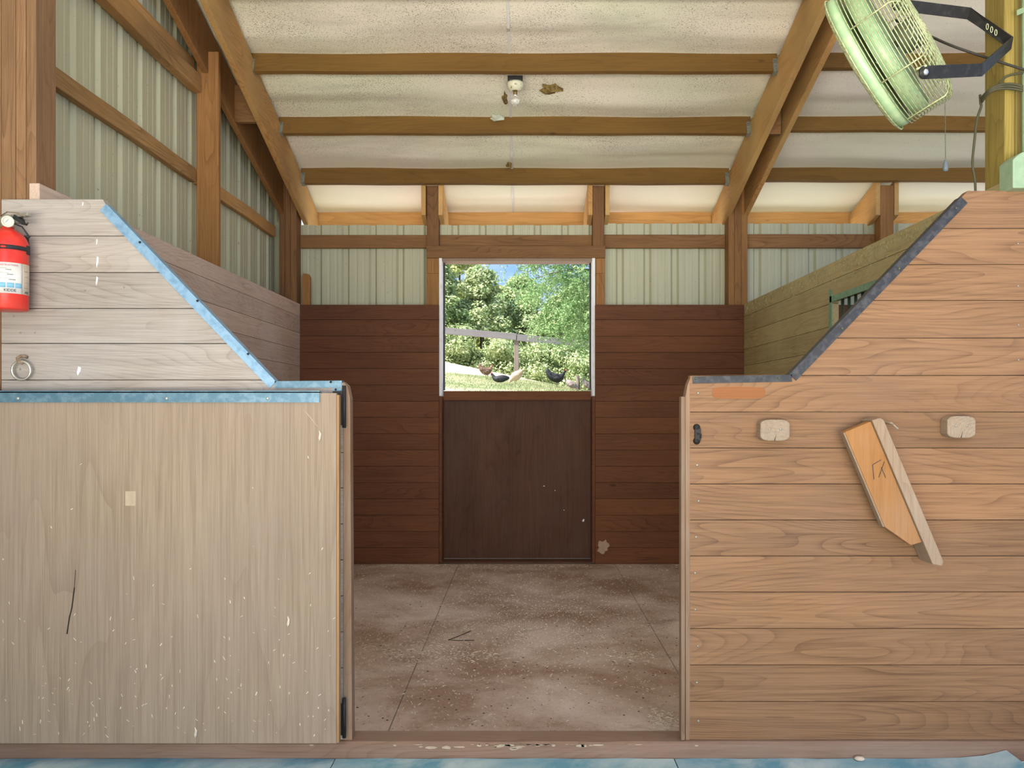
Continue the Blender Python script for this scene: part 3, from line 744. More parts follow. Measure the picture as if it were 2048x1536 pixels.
# threshold / base board across the front
g = mb(); n = 60; vs = []
for k in range(n+1):
    x = -2.05+4.8*k/n
    ch = .006*rnd.random() if -.35 < x < .4 else 0
    vs += [(x, YF-.022, -.034), (x, YF-.022, .030-ch), (x, YF-.012, .037-ch*.6), (x, YF+.09, .037), (x, YF+.09, -.034)]
g.add(vs, [(k*5+a, (k+1)*5+a, (k+1)*5+(a+1) % 5, k*5+(a+1) % 5) for k in range(n) for a in range(5)]+[(0, 1, 2, 3, 4), tuple(n*5+q for q in (4, 3, 2, 1, 0))])
th = tag(g.build('threshold_board', 'sill'), 'long worn base board running under both walls and across the doorway', 'threshold')
g = mb()
for k in range(46):
    x = rnd.gauss(.0, .26); w = rnd.uniform(.006, .028); h = rnd.uniform(.002, .007); z = .037-abs(rnd.gauss(0, .008))
    zc = max(.0, min(.034, z-.003))
    poly = [(x+w*math.cos(t)*rnd.uniform(.6, 1.1), zc+h*math.sin(t)*rnd.uniform(.6, 1.1)) for t in [2*math.pi*i/7 for i in range(7)]]
    g.prism(poly, lambda a, b: (a, YF-.0235, min(b, .03)), lambda a, b: (a, YF-.0215, min(b, .03)))
g.build('bare_chips', 'beige_patch', th)['kind'] = 'stuff'
# ------------------------------------------------------------------ swung plywood door at left
YD = 3.09
ep = empty('stall_door', (-1.3, YD, .05), 'large weathered tan plywood door with a sky-tinted metal top strip, left of the doorway', 'door')
g = mb(); g.box(-2.04, -.675, YD, YD+.024, .055, 1.317); g.build('door_panel', 'ply', ep, bevel=.0015)
g = mb(); g.box(-.6745, -.666, YD+.001, YD+.03, .057, 1.310); g.build('door_edge', 'edge', ep, bevel=.001)['label'] = 'orange brown edge board'
g = mb(); g.box(-2.04, -.734, YD-.006, YD-.0005, 1.283, 1.325); g.box(-2.04, -.734, YD-.006, YD+.026, 1.3175, 1.3215); st_ = g.build('top_strip', 'sky_tinted_metal', ep); st_['label'] = 'metal strip along the top, sky blue painted in'
for px in (36, 333, 535):
    g = mb(); p = P(px, 797, YD-.006); g.lathe([(.006, 0), (.005, .003), (0, .003)], Matrix.Translation(p) @ Matrix.Rotation(R(90), 4, 'X'), 10); g.build('screw', 'galv', st_)
for z0, z1 in ((1.19, 1.345), (.055, .20)):
    g = mb(); g.tube([(-.659, YD+.055, z0), (-.659, YD+.055, z1)], .007, 10); g.box(-.70, -.655, YD+.052, YD+.058, z0+.01, z1-.02); g.build('hinge', 'black_metal', ep)
g = mb(); p = P(261, 997, YD); g.box(p.x-.018, p.x+.019, YD-.0015, YD+.0005, p.z-.026, p.z+.026); g.build('worn_patch', 'beige_patch', ep)['label'] = 'small worn beige patch'
g = mb(); pts = [(151, 1140), (149, 1175), (144, 1215), (139, 1235), (134, 1268)]
for (a, b) in zip(pts[:-1], pts[1:]):
    A = P(*a, YD); B = P(*b, YD); w = .0022 if 1150 < a[1] < 1236 else .0009
    g.prism([(A.x-w, A.z), (A.x+w, A.z), (B.x+w, B.z), (B.x-w, B.z)], lambda x, z: (x, YD-.0008, z), lambda x, z: (x, YD+.0005, z))
g.build('crack', 'crack', ep)
g = mb()
for k in range(150):
    px = rnd.uniform(5, 670); py = 1475-abs(rnd.gauss(0, 170))
    if py < 830: continue
    p = P(px, py, YD); l = rnd.uniform(.002, .012); a = rnd.uniform(0, 3.14); w = rnd.uniform(.0006, .0016)
    g.prism([(p.x-w, p.z-w), (p.x+w, p.z-w), (p.x+l*math.cos(a)+w, p.z+l*math.sin(a)), (p.x+l*math.cos(a)-w, p.z+l*math.sin(a)+w)], lambda x, z: (x, YD-.0015, z), lambda x, z: (x, YD+.0004, z))
g.build('stuck_straw', 'hay', ep)['kind'] = 'stuff'
g = mb()
for (px, py) in ((577, 1243), (640, 872), (392//1, 1465)):
    p = P(px, py, YD); g.tube([(p.x-.003, YD-.002, p.z+.02), (p.x+.002, YD-.004, p.z+.008), (p.x, YD-.005, p.z-.008), (p.x-.002, YD-.002, p.z-.02)], [.0015, .0045, .0055, .001], 6)
a = P(608, 820, YD); b = P(636, 853, YD); g.tube([(a.x, YD-.001, a.z), (b.x, YD-.003, b.z)], .0008, 5)
g.build('cocoon', 'hay', ep, split=True)
# ------------------------------------------------------------------ latch, blocks, rack, hook on right wall
g = mb(); p = P(1393, 870, YF)
for dz in (.028, -.022):
    g.lathe([(.013, 0), (.013, .004), (.010, .010), (.005, .014), (0, .015)], Matrix.Translation((p.x, YF, p.z+dz)) @ Matrix.Rotation(R(90), 4, 'X'), 14)
g.box(p.x-.008, p.x+.014, YF-.012, YF-.0005, p.z-.02, p.z+.025)
g.tube([(p.x, YF-.012, p.z+.006), (p.x+.014, YF-.016, p.z+.002), (p.x+.012, YF-.014, p.z-.012)], .0035, 6)
tag(g.build('door_latch', 'black_metal', bevel=.002), 'small black latch striker on the tan boards beside the doorway', 'latch')
def block(px0, px1, py0, py1, label, mat='block'):
    a = P(px0, py0, YF-.055); b = P(px1, py1, YF-.055); cx, cz = (a.x+b.x)/2, (a.z+b.z)/2; hw, hh = (b.x-a.x)/2, (a.z-b.z)/2; pts = []
    for k in range(40):
        t = 2*math.pi*k/40; c = math.cos(t); s_ = math.sin(t)
        x = hw*max(-1, min(1, math.copysign(abs(c)**.75, c)*1.04)); z = hh*max(-1, min(1, math.copysign(abs(s_)**.45, s_)*1.02))
        pts.append((cx+x, cz+z))
    e = empty('peg_block', (cx, YF, cz), label, 'wood block', 'wooden blocks on the tan wall')
    g = mb(); g.prism(pts, lambda x, z: (x, YF-.055, z), lambda x, z: (x, YF-.0003, z)); g.build('block_body', mat, e, bevel=.004)
    g = mb()
    for dx in (-.02, .02): g.lathe([(.0045, 0), (.003, .0015), (0, .0015)], Matrix.Translation((cx+dx, YF-.055, cz+.004)) @ Matrix.Rotation(R(90), 4, 'X'), 8)
    g.build('nail_head', 'steel', e, split=True)
    g = mb(); g.prism([(cx-.004, cz-hh*.98), (cx-.001, cz-hh*.98), (cx+.004, cz-hh*.35)], lambda x, z: (x, YF-.0558, z), lambda x, z: (x, YF-.054, z)); g.build('crack', 'crack', e)
block(1521, 1580, 839, 882, 'rounded wooden block on the tan boards left of the slanted rack')
block(1895, 1952, 832, 876, 'rounded wooden block on the tan boards right of the slanted rack')
# slanted saddle rack
er = empty('saddle_rack', (1.33, YF, .85), 'slanted wooden rack of two joined boards hanging on the tan board wall', 'rack')
top = P(1752, 836, 3.07); bot = P(1876, 1130, 3.07)
u = (bot-top).normalized()       # down along the rack
side = Vector((-u.z, 0, u.x)); side = side if side.x < 0 else -side   # towards lower left, across the rack
nrm = Vector((0, -1, 0))
def slab(g, o, a, b, c, la, lb, lc):
    vs = [o+a*i*la+b*j*lb+c*k*lc for i in (0, 1) for j in (0, 1) for k in (0, 1)]
    g.add(vs, [(0, 1, 3, 2), (4, 6, 7, 5), (0, 4, 5, 1), (2, 3, 7, 6), (0, 2, 6, 4), (1, 5, 7, 3)])
g = mb(); o = Vector((top.x, 3.06, top.z)); L = (bot-top).length
poly = [(0.0, -.002), (.018, -.02), (L, -.02), (L+.008, .0), (L-.004, .02), (.0, .02)]
g.prism([(0, .02), (.004, -.012), (.018, -.02), (L-.006, -.02), (L+.006, -.008), (L-.012, .02)], lambda a, b: o+u*a+side*b, lambda a, b: o+u*a+side*b+Vector((0, .105, 0)))
g.build('rail', 'rack_pale', er, bevel=.003)['label'] = 'pale narrow edge board'
Lb = L*.83; g = mb(); wd = .112
tilt = Vector((side.x, .05, side.z)).normalized()
oo = o+side*.021+Vector((0, .010, 0)); nn = u.cross(tilt).normalized(); nn = nn if nn.y > 0 else -nn
wd = .100
g.prism([(.004, 0), (Lb, 0), (Lb-.004, .04), (Lb-.10, wd), (.004, wd)], lambda a, b: oo+u*a+tilt*b, lambda a, b: oo+u*a+tilt*b+nn*.046)
g.build('side_board', 'rack', er, bevel=.003)['label'] = 'orange bare inner board'
g = mb(); slab(g, oo+u*.004+tilt*wd, u, tilt, nn, Lb-.105, .006, .039); g.build('lip', 'rack_pale', er, bevel=.003)['label'] = 'pale dusty outer edge'
g = mb(); q = lambda a, b: oo+u*a+tilt*b-nn*.0008
for (a0, b0, a1, b1) in ((.155, .012, .20, .052), (.145, .02, .15, .055), (.15, .055, .2, .07), (.17, .03, .21, .03)):
    A = q(a0, b0); B = q(a1, b1); g.tube([A, B], .0012, 5)
g.build('pencil_mark', 'ink', er, split=True)
g = mb(); p = P(1776, 850, 3.12); g.tube([(p.x-.02, YF, p.z+.012), (p.x-.012, 3.13, p.z+.01), (p.x+.006, 3.10, p.z+.006), (p.x+.024, 3.09, p.z-.014)], .0045, 8)
tag(g.build('coat_hook', 'rust'), 'small bent metal hook right of the top of the slanted rack', 'hook')
# tie ring
er2 = empty('tie_ring', (-1.846, YF, 1.40), 'round metal tie ring hanging from an eye bolt under the fire extinguisher', 'ring')
c = Vector((-1.842, 3.145, EYE+(816-741)*3.145/F)); g = mb()
g.tube([(c.x+.034*math.cos(t), c.y-.002*math.sin(t), c.z+.034*math.sin(t)) for t in [2*math.pi*i/28 for i in range(28)]], .0046, 10, closed=True); g.build('ring', 'ring', er2)
g = mb(); g.tube([(c.x+.008, YF, c.z+.050), (c.x+.006, 3.155, c.z+.052), (c.x-.001, 3.145, c.z+.053), (c.x-.010, 3.136, c.z+.044), (c.x-.006, 3.136, c.z+.032), (c.x+.004, 3.142, c.z+.026), (c.x+.010, 3.15, c.z+.036)], .0055, 8); g.build('eye_bolt', 'rust', er2)
# ------------------------------------------------------------------ fire extinguisher
cx, cy, zb = -1.857, 3.088, 1.612; rr = .067
ee = empty('fire_extinguisher', (cx, cy, zb), 'red fire extinguisher strapped to the grey boards at the left edge', 'fire extinguisher')
T = Matrix.Translation((cx, cy, zb))
g = mb(); g.lathe([(.05, 0), (rr-.004, .002), (rr, .008), (rr, .238), (.064, .252), (.056, .267), (.044, .280), (.030, .289), (.021, .294), (.02, .305)], T, 40); g.build('cylinder', 'red', ee)
def wrap(g, a0, a1, z0, z1, r, n=16):
    vs = []
    for k in range(n+1):
        t = a0+(a1-a0)*k/n
        for rr_ in (r, r-.0006):
            for z in (z0, z1): vs.append((cx+rr_*math.sin(t), cy-rr_*math.cos(t), z))
    fs = []
    for k in range(n): a = k*4; b = a+4; fs += [(a, b, b+1, a+1), (a+2, a+3, b+3, b+2), (a+1, b+1, b+3, a+3), (a, a+2, b+2, b)]
    g.smooth = True; g.add(vs, fs+[(0, 1, 3, 2), (n*4, n*4+2, n*4+3, n*4+1)])
A0 = math.atan2(-cx, cy)   # angle that faces the camera
g = mb(); wrap(g, A0-1.5, A0+.75, zb+.057, zb+.166, rr+.0006); lb = g.build('label_sheet', 'label', ee); lb['label'] = 'white instruction label'
g = mb(); wrap(g, A0+.75, A0+1.5, zb+.057, zb+.166, rr+.0006); g.build('label_sheet', 'label_tan', ee)['label'] = 'tan side of the label'
g = mb()
for k in range(3): wrap(g, A0-.42+k*.38, A0-.10+k*.38, zb+.077, zb+.094, rr+.0012, 6)
g.build('pictogram', 'label_blue', lb, split=True)['label'] = 'blue pictogram squares'
g = mb()
for k, z in enumerate((.145, .128, .110)):
    wrap(g, A0-.38, A0-.05+.1*k, zb+z, zb+z+.0008, rr+.0012, 5)
    wrap(g, A0-.1+k*.07, A0+.15+k*.1, zb+z-.006, zb+z-.003, rr+.0012, 5)
for k, z in enumerate((.08, .10, .12, .14)): wrap(g, A0+.85, A0+1.2, zb+z, zb+z+.0012, rr+.0012, 5)
g.build('fine_print', 'steel', lb, split=True)
def text_wrap(txt, size, a_c, z, r, mat, parent):
    cu = bpy.data.curves.new('txt', 'FONT'); cu.body = txt; cu.size = size; cu.align_x = 'CENTER'; cu.extrude = 0; cu.resolution_u = 3; cu.offset = size*.012
    to = bpy.data.objects.new('txt', cu); COL.objects.link(to); dg = bpy.context.evaluated_depsgraph_get(); dg.update()
    me = bpy.data.meshes.new_from_object(to.evaluated_get(dg)); bpy.data.objects.remove(to)
    bm = bmesh.new(); bm.from_mesh(me); bmesh.ops.subdivide_edges(bm, edges=[e_ for e_ in bm.edges if e_.calc_length() > .006], cuts=2); bm.to_mesh(me); bm.free()
    off = Vector(parent['_o'])
    for v in me.vertices:
        t = a_c+v.co.x/r; v.co = Vector((cx+r*math.sin(t), cy-r*math.cos(t), z+v.co.y))-off
    me.materials.clear(); me.materials.append(M[mat]); o = bpy.data.objects.new('lettering', me); COL.objects.link(o); o.parent = parent; o['_o'] = tuple(off)
    return o
text_wrap('KIDDE', .0135, A0+.10, zb+.063, rr+.0014, 'ink', lb)
text_wrap('INSTRUCTIONS', .0085, A0+.05, zb+.154, rr+.0014, 'ink_red', lb)
text_wrap('ABC', .013, A0+1.05, zb+.060, rr+.0014, 'ink', lb); text_wrap('ABC', .013, A0-.85, zb+.060, rr+.0014, 'ink', lb)
g = mb(); wrap(g, A0-.6, A0+1.7, zb+.213, zb+.228, rr+.0022, 24); g.box(cx+rr-.004, cx+rr+.001, cy+.0, cy+.022, zb+.204, zb+.236); sp = g.build('strap', 'black', ee)
g = mb(); wrap(g, A0-.32, A0-.08, zb+.217, zb+.224, rr+.003, 5); g.build('strap_hole', 'red', sp)
g = mb(); g.box(cx-.03, cx+.03, cy+rr-.004, YF-.001, zb+.02, zb+.28); g.build('wall_bracket', 'black', ee)
g = mb(); g.lathe([(.022, .30), (.024, .305), (.024, .318), (.018, .33), (.015, .345)], T, 16)
g.beam((cx-.035, cy+.02, zb+.335), (cx+.085, cy-.01, zb+.345), .022, .012); g.beam((cx+.0, cy+.01, zb+.322), (cx+.075, cy-.005, zb+.318), .020, .008)
va = g.build('valve_head', 'steel', ee, bevel=.002)
g = mb(); g.beam((cx+.03, cy, zb+.338), (cx+.07, cy-.012, zb+.312), .024, .014); g.tube([(cx+.02, cy-.012, zb+.315), (cx+.06, cy-.015, zb+.30), (cx+.085, cy-.01, zb+.262)], .003, 6); g.build('lever', 'black', ee)
g = mb(); dirv = Vector((-cx, -cy, 0)).normalized()
Tg = Matrix.Translation(Vector((cx, cy, zb+.316))+dirv*.030) @ dirv.to_track_quat('Z', 'Y').to_matrix().to_4x4()
g.lathe([(.020, -.006), (.021, .002), (.019, .006), (.017, .006), (.017, .005), (0, .005)], Tg, 24); g.build('gauge', 'gauge', ee)
g = mb(); g.beam(Tg @ Vector((-.006, -.004, .0056)), Tg @ Vector((.003, .008, .0056)), .0012, .0008, up=dirv); g.build('gauge_needle', 'ink', ee)
g = mb(); g.tube([(cx-.03, cy+.01, zb+.345), (cx+.01, cy-.02, zb+.352), (cx+.05, cy-.02, zb+.348), (cx+.07, cy-.01, zb+.335)], .0022, 6); g.build('safety_pin', 'rust', ee)
# ------------------------------------------------------------------ bulb socket on the purlin
bx, by = -.058, 5.70; zt_ = 3.435
eb = empty('light_fixture', (bx, by, zt_), 'bare bulb in a stained white porcelain socket under the roof purlin', 'lamp')
g = mb(); g.box(bx-.050, bx+.050, by-.045, by+.045, zt_-.012, zt_+.02); g.build('mounting_box', 'black_metal', eb, bevel=.004)
Tb = Matrix.Translation((bx, by, zt_-.013))
g = mb(); g.lathe([(.056, 0), (.058, -.012), (.052, -.034), (.038, -.050), (.026, -.056), (.020, -.056), (.020, -.04)], Tb, 28); g.build('socket', 'porcelain', eb)
g = mb(); g.lathe([(.013, -.045), (.0135, -.075), (.012, -.078)], Tb, 16); g.build('bulb_base', 'brass', eb)
g = mb(); g.lathe([(.012, -.078), (.018, -.088), (.027, -.104), (.030, -.120), (.027, -.134), (.018, -.146), (.008, -.151), (0, -.152)], Tb, 24); g.build('bulb', 'glass', eb)
# torn pieces of insulation facing
def tear(px, py, Y, w, h, label, mat='tear', curl=True):
    p = P(px, py, Y); g = mb(); ring = []
    nr = Vector((0, .278, .96)); t2 = Vector((0, .96, -.278)); c = Vector((p.x, Y, zr(Y)-.045*.6)); n = 11
    for k in range(n):
        t = 2*math.pi*k/n; r = 1+.35*math.sin(k*2.7+px); ring.append(c+Vector((1, 0, 0))*w*math.cos(t)*r+t2*h*math.sin(t)*r)
    lo = [q-nr*(.012+.012*math.sin(i*1.7+px)) for i, q in enumerate(ring)]
    g.add(ring+lo+[c-nr*.03], [tuple(range(n))]+[(i, (i+1) % n, n+(i+1) % n, n+i) for i in range(n)]+[(n+i, n+(i+1) % n, 2*n) for i in range(n)])
    return tag(g.build('torn_insulation', mat), label, 'torn insulation', 'torn spots in the ceiling facing')
tear(1101, 174, 5.92, .065, .05, 'torn brown insulation patch in the ceiling right of the bulb')
tear(1010, 188, 6.02, .018, .06, 'small brown torn patch in the ceiling left of the bulb')
tear(994, 229, 6.235, .04, .03, 'pale torn flap of facing hanging over a purlin left of the bulb', 'paper_scrap')
tear(1018, 319, 6.83, .02, .03, 'tiny torn spot on the ceiling seam above the lowest purlin')
# ------------------------------------------------------------------ drum fan
pA = Vector((1.345, 2.88, 2.389)); pE = Vector((1.395, 3.25, 2.792))
pax = (pE-pA).normalized(); d1 = Vector((.688, .491, -.535)); d1 = (d1-pax*d1.dot(pax)).normalized(); nf = pax.cross(d1).normalized()
if nf.x > 0: nf = -nf
RF = (pE-pA).length/2-.004; cF = (pA+pE)/2
ef = empty('drum_fan', tuple(cF), 'green caged drum fan hung by a black bracket from the right post', 'fan')
MF = Matrix((( d1.x, pax.x, nf.x, cF.x), (d1.y, pax.y, nf.y, cF.y), (d1.z, pax.z, nf.z, cF.z), (0, 0, 0, 1)))
if MF.to_3x3().determinant() < 0: MF = Matrix((( d1.x, -pax.x, nf.x, cF.x), (d1.y, -pax.y, nf.y, cF.y), (d1.z, -pax.z, nf.z, cF.z), (0, 0, 0, 1)))
def ringp(r, h, n=48): return [MF @ Vector((r*math.cos(2*math.pi*i/n), r*math.sin(2*math.pi*i/n), h)) for i in range(n)]
D0, D1 = -.012, .165     # rear plane / front plane of the drum along the fan axis
g = mb(); g.lathe([(RF-.012, D1-.038), (RF-.006, D1-.038), (RF-.006, D1), (RF-.012, D1), (RF-.012, D1-.038)], MF, 64); g.lathe([(RF-.03, D1-.115), (RF-.022, D1-.115), (RF-.018, D1-.06), (RF-.026, D1-.06), (RF-.03, D1-.115)], MF, 64); g.build('drum_band', 'green_fan', ef)
g = mb()
for i in range(13): g.tube(ringp(RF, D0+(D1-.04-D0)*i/12), .0020, 5, closed=True)
for (r, h) in ((.97, -.011), (.92, -.021), (.84, -.029), (.74, -.035), (.63, -.040), (.52, -.043), (.42, -.045), (.32, -.047), (.22, -.048)):
    g.tube(ringp(RF*r, D0+h), .0022, 5, closed=True)
for k in range(8):
    a = 2*math.pi*k/8+.2; pr = [(1.0, D1-.04), (1.0, D0), (.97, D0-.011), (.92, D0-.021), (.84, D0-.029), (.63, D0-.040), (.42, D0-.045), (.2, D0-.048)]
    g.tube([MF @ Vector(((RF+.003)*r*math.cos(a), (RF+.003)*r*math.sin(a), h)) for r, h in pr], .003, 5)
for k in range(56):   # curved radial wires
    pr = [(1.0, D0+.0), (.97, D0-.011), (.92, D0-.021), (.84, D0-.029), (.63, D0-.040), (.45, D0-.044), (.3, D0-.047)]
    g.tube([MF @ Vector((RF*r*math.cos(2*math.pi*k/56+(1-r)*.9), RF*r*math.sin(2*math.pi*k/56+(1-r)*.9), h)) for r, h in pr], .0014, 4)
g.build('rear_guard', 'fan_wire', ef)
g = mb()
for i in range(5): g.tube(ringp(RF*(1-.02*i), D1+.0025*i), .0024, 5, closed=True)
for r in (.88, .82, .76, .7, .62, .54, .46, .38, .3): g.tube(ringp(RF*r, D1+.012+(.88-r)*.03), .002, 5, closed=True)
for k in range(64):
    g.tube([MF @ Vector((RF*r*math.cos(2*math.pi*k/64+(1-r)*.6), RF*r*math.sin(2*math.pi*k/64+(1-r)*.6), h)) for r, h in ((1.0, D1-.004), (.99, D1+.004), (.94, D1+.009), (.8, D1+.014), (.3, D1+.028))], .0014, 4)
g.build('front_guard', 'fan_wire', ef)
g = mb(); g.lathe([(0, D0-.042), (.05, D0-.042), (.055, D0-.03), (.055, .02), (.045, .035), (.012, .04), (.012, .10), (0, .10)], MF, 24); g.build('motor', 'motor', ef)
for k in range(4):
    g = mb(); g.smooth = True; vs = []; n = 8
    for i in range(n+1):
        r = .045+(RF-.05-.045)*i/n
        for j in range(5):
            wv = (j/4-.5); a = k*math.pi/2+wv*(.55+.35*i/n); h = .085+wv*.075*(1-.3*i/n)
            vs.append(MF @ Vector((r*math.cos(a), r*math.sin(a), h)))
    fs = [(i*5+j, i*5+j+1, (i+1)*5+j+1, (i+1)*5+j) for i in range(n) for j in range(4)]
    g.add(vs, fs); b_ = g.build('blade', 'green_fan', ef); sm = b_.modifiers.new('solid', 'SOLIDIFY'); sm.thickness = .003
# yoke: flat strap bent at B, C, D
B = Vector((1.560, 2.96, 0)); B = P(1963, 140, 2.96); Cc = P(2023, 86, 3.19); Dd = P(1938, 27, 3.33)
pA2 = P(1848, 145, 2.86); pE2 = P(1785, 8, 3.28)
pth = [pA2, B, Cc, Dd, pE2]; hw = .021; vs = []
upv = (pax).normalized()
for i, p in enumerate(pth):
    a = pth[max(0, i-1)]; c = pth[min(4, i+1)]; t = (c-a).normalized()
    # strap width stays close to vertical, tipped with the pivot axis
    wv = Vector((0, -.25, 1)); wv = (wv-t*wv.dot(t)*.6).normalized()
    th_ = t.cross(wv).normalized()
    for s1, s2 in ((-1, -1), (1, -1), (1, 1), (-1, 1)): vs.append(p+wv*hw*s1+th_*.003*s2)
g = mb(); g.add(vs, [(i*4+k, (i+1)*4+k, (i+1)*4+(k+1) % 4, i*4+(k+1) % 4) for i in range(4) for k in range(4)]+[(0, 1, 2, 3), (19, 18, 17, 16)])
t0 = (pth[1]-pth[0]).normalized(); q = t0.cross(Vector((0, -.2, 1))).normalized()
Tc = Matrix.Translation(pA2) @ q.to_track_quat('Z', 'Y').to_matrix().to_4x4(); g.lathe([(.021, -.003), (.021, .003)], Tc, 20)
yk = g.build('yoke_bracket', 'black_metal', ef)
q2 = q if q.y < 0 else -q
g = mb(); Tc = Matrix.Translation(pA2+q2*.003) @ q2.to_track_quat('Z', 'Y').to_matrix().to_4x4(); g.lathe([(.011, 0), (.011, .006), (.008, .009), (0, .009)], Tc, 6); g.build('bolt', 'bolt', yk)
g = mb()
for k in range(3):
    c = Dd.lerp(Cc, .46+k*.10); t = (Cc-Dd).normalized(); wv = Vector((0, -.25, 1)).normalized(); nq = t.cross(wv).normalized(); nq = nq if nq.y < 0 else -nq
    ring = [c+nq*.0045+(t*.006*math.cos(a)+wv*.010*math.sin(a)) for a in [2*math.pi*i/14 for i in range(14)]]
    g.tube(ring, .0016, 5, closed=True)
g.build('slot', plain('bare_slot_edge', (.5, .5, .3), .6), yk, split=True)
g = mb(); g.beam(pA2+Vector((-.02, .015, .012)), pA2+Vector((.01, .004, .02)), .03, .006); g.build('pivot_tab', 'fan_wire', ef)
# pull chain
c0 = P(1890, 205, 3.02); c1 = P(1891, 318, 3.02); g = mb()
for k in range(42):
    p = c0.lerp(c1, k/41); g.lathe([(0, -.0022), (.0016, -.0012), (.0022, 0), (.0016, .0012), (0, .0022)], Matrix.Translation(p), 6)
pc = g.build('pull_chain', 'motor', ef)
g = mb(); g.lathe([(.002, .0), (.004, -.004), (.0075, -.016), (.009, -.03), (.0085, -.042), (0, -.044)], Matrix.Translation(c1), 14); g.build('pull_handle', plain('slate_handle', (.12, .14, .15), .4), pc)
# ------------------------------------------------------------------ cables, conduit, box on the right post
def cable(pts, r, mat, label, cat='cable', grp=None, name='cable'):
    P_ = [Vector(p) for p in pts]; out = []
    for i in range(len(P_)-1):
        p0 = P_[max(0, i-1)]; p1 = P_[i]; p2 = P_[i+1]; p3 = P_[min(len(P_)-1, i+2)]
        for k in range(6):
            t = k/6; out.append(.5*((2*p1)+(p2-p0)*t+(2*p0-5*p1+4*p2-p3)*t*t+(3*p1-p0-3*p2+p3)*t**3))
    out.append(P_[-1]); g = mb(); g.tube(out, r, 8)
    return tag(g.build(name, mat), label, cat, grp)
cable([P(1790, 40, 3.35), P(1838, 62, 3.3), P(1900, 90, 3.17), P(1963, 112, 3.14), P(2056, 142, 3.12)], .005, 'cable_dark', 'dark power cable running from the fan down behind its bracket')
for k in range(3):
    cable([P(1962+k, 196+k*4, 3.24), P(1978, 180+k*3, 3.19), P(1998, 170+k*4, 3.175), P(2026, 168+k*5, 3.17), P(2056, 176+k*4, 3.16)], .0042, 'cable', ['top', 'middle', 'bottom'][k]+' strand of the olive cable bundle wrapped round the yellowish post', grp='cable loops on the right post')
cable([P(1998, 168, 3.19), P(2015, 152, 3.17), P(2056, 144, 3.16)], .0042, 'cable', 'olive cable branch rising to the right over the post')
cable([P(1960, 190, 3.26), P(1961, 205, 3.25), P(1962, 214, 3.24), P(1954, 240, 3.24), P(1948, 290, 3.24), P(1945, 330, 3.24), P(1950, 360, 3.24), P(1951, 392, 3.24)], .0048, 'cable', 'olive cable hanging down left of the yellowish post')
g = mb(); a = P(2050, -40, 3.165); g.tube([P(2054, -60, 3.165), P(2054, 312, 3.165)], .017, 16)
tag(g.build('conduit', 'conduit'), 'pale green vertical conduit on the right post', 'conduit')
g = mb(); p = P(2037, 30, 3.2); g.beam(P(2034, 26, 3.18), P(2052, 18, 3.15), .003, .02); tag(g.build('conduit_clamp', 'conduit'), 'small pale green clamp beside the conduit high on the post', 'clamp')
ej = empty('junction_box', tuple(P(2055, 378, 3.12)), 'pale green electrical box at the foot of the right post', 'electrical box')
g = mb(); a = P(2026, 312, 3.12); b = P(2092, 376, 3.12); g.prism([(a.x, b.z), (b.x, b.z), (b.x, a.z+.02), (a.x+.035, a.z+.015), (a.x+.018, a.z+.004), (a.x, a.z-.012)], lambda x, z: (x, 3.12, z), lambda x, z: (x, YF+.043, z)); g.build('box_body', 'conduit', ej, bevel=.004)
for py in (328, 369):
    g = mb(); c = P(2020, py, YF+.04); g.tube([(c.x+.010*math.cos(t), c.y-.003, c.z+.006*math.sin(t)) for t in [2*math.pi*i/14 for i in range(14)]], .003, 6, closed=True); g.build('mounting_ear', 'conduit', ej)
# ------------------------------------------------------------------ floor litter
g = mb(); n = 0
def straw(x, y, l, w, z=.0008):
    a = rnd.uniform(0, math.pi); dx, dy = math.cos(a)*l/2, math.sin(a)*l/2; nx_, ny_ = -math.sin(a)*w/2, math.cos(a)*w/2; zz = z+rnd.uniform(0, .004)
    g.add([(x-dx-nx_, y-dy-ny_, z), (x+dx-nx_, y+dy-ny_, zz), (x+dx+nx_, y+dy+ny_, zz), (x-dx+nx_, y-dy+ny_, z), (x, y, zz+w*.8)], [(0, 1, 4), (1, 2, 4), (2, 3, 4), (3, 0, 4)])
for k in range(15000):
    x = rnd.uniform(-1.3, 1.3); y = 3.3+3.6*rnd.random()
    d = .25+1.0*math.exp(-((y-5.2)/.75)**2)*math.exp(-((x+.25)/1.0)**2)
    if rnd.random() > d: continue
    straw(x, y, rnd.choice((.003, .004, .006, .007, .010, .016)), rnd.choice((.001, .0014, .002, .0026)))
for (cx_, cy_, sx, sy, nn_) in ((-.85, 3.55, .12, .16, 150), (.56, 3.42, .035, .08, 260), (-.60, 4.42, .14, .12, 220), (.55, 4.36, .1, .06, 120), (-.3, 4.35, .12, .06, 110), (0, 6.85, .9, .05, 260), (-1.2, 6.85, .4, .05, 120)):
    for k in range(nn_):
        x = rnd.gauss(cx_, sx); y = rnd.gauss(cy_, sy)
        if XL+.02 < x < XR-.02 and 3.28 < y < 6.93 and not (x > .57 and y < 3.3): straw(x, y, rnd.uniform(.006, .035), .0013, rnd.uniform(.0008, .006))
tag(g.build('straw_litter', 'hay', origin=(0, 5, 0)), 'loose straw and wood shavings scattered over the brown stall floor', 'straw', kind='stuff')
g = mb()
for k in range(380):
    x = rnd.uniform(-1.1, 1.2); y = rnd.uniform(3.4, 5.6); r = rnd.uniform(.002, .007)
    g.add([(x-r, y, .0006), (x, y-r*.6, .0006), (x+r, y, .0006), (x, y+r*.6, .0006), (x, y, r*.6)], [(0, 1, 4), (1, 2, 4), (2, 3, 4), (3, 0, 4)])
tag(g.build('dirt_crumbs', 'crack', origin=(0, 4.5, 0)), 'dark crumbs of dirt scattered over the stall floor', 'dirt', kind='stuff')
g = mb(); p = P(1720, 1504, 3.12)
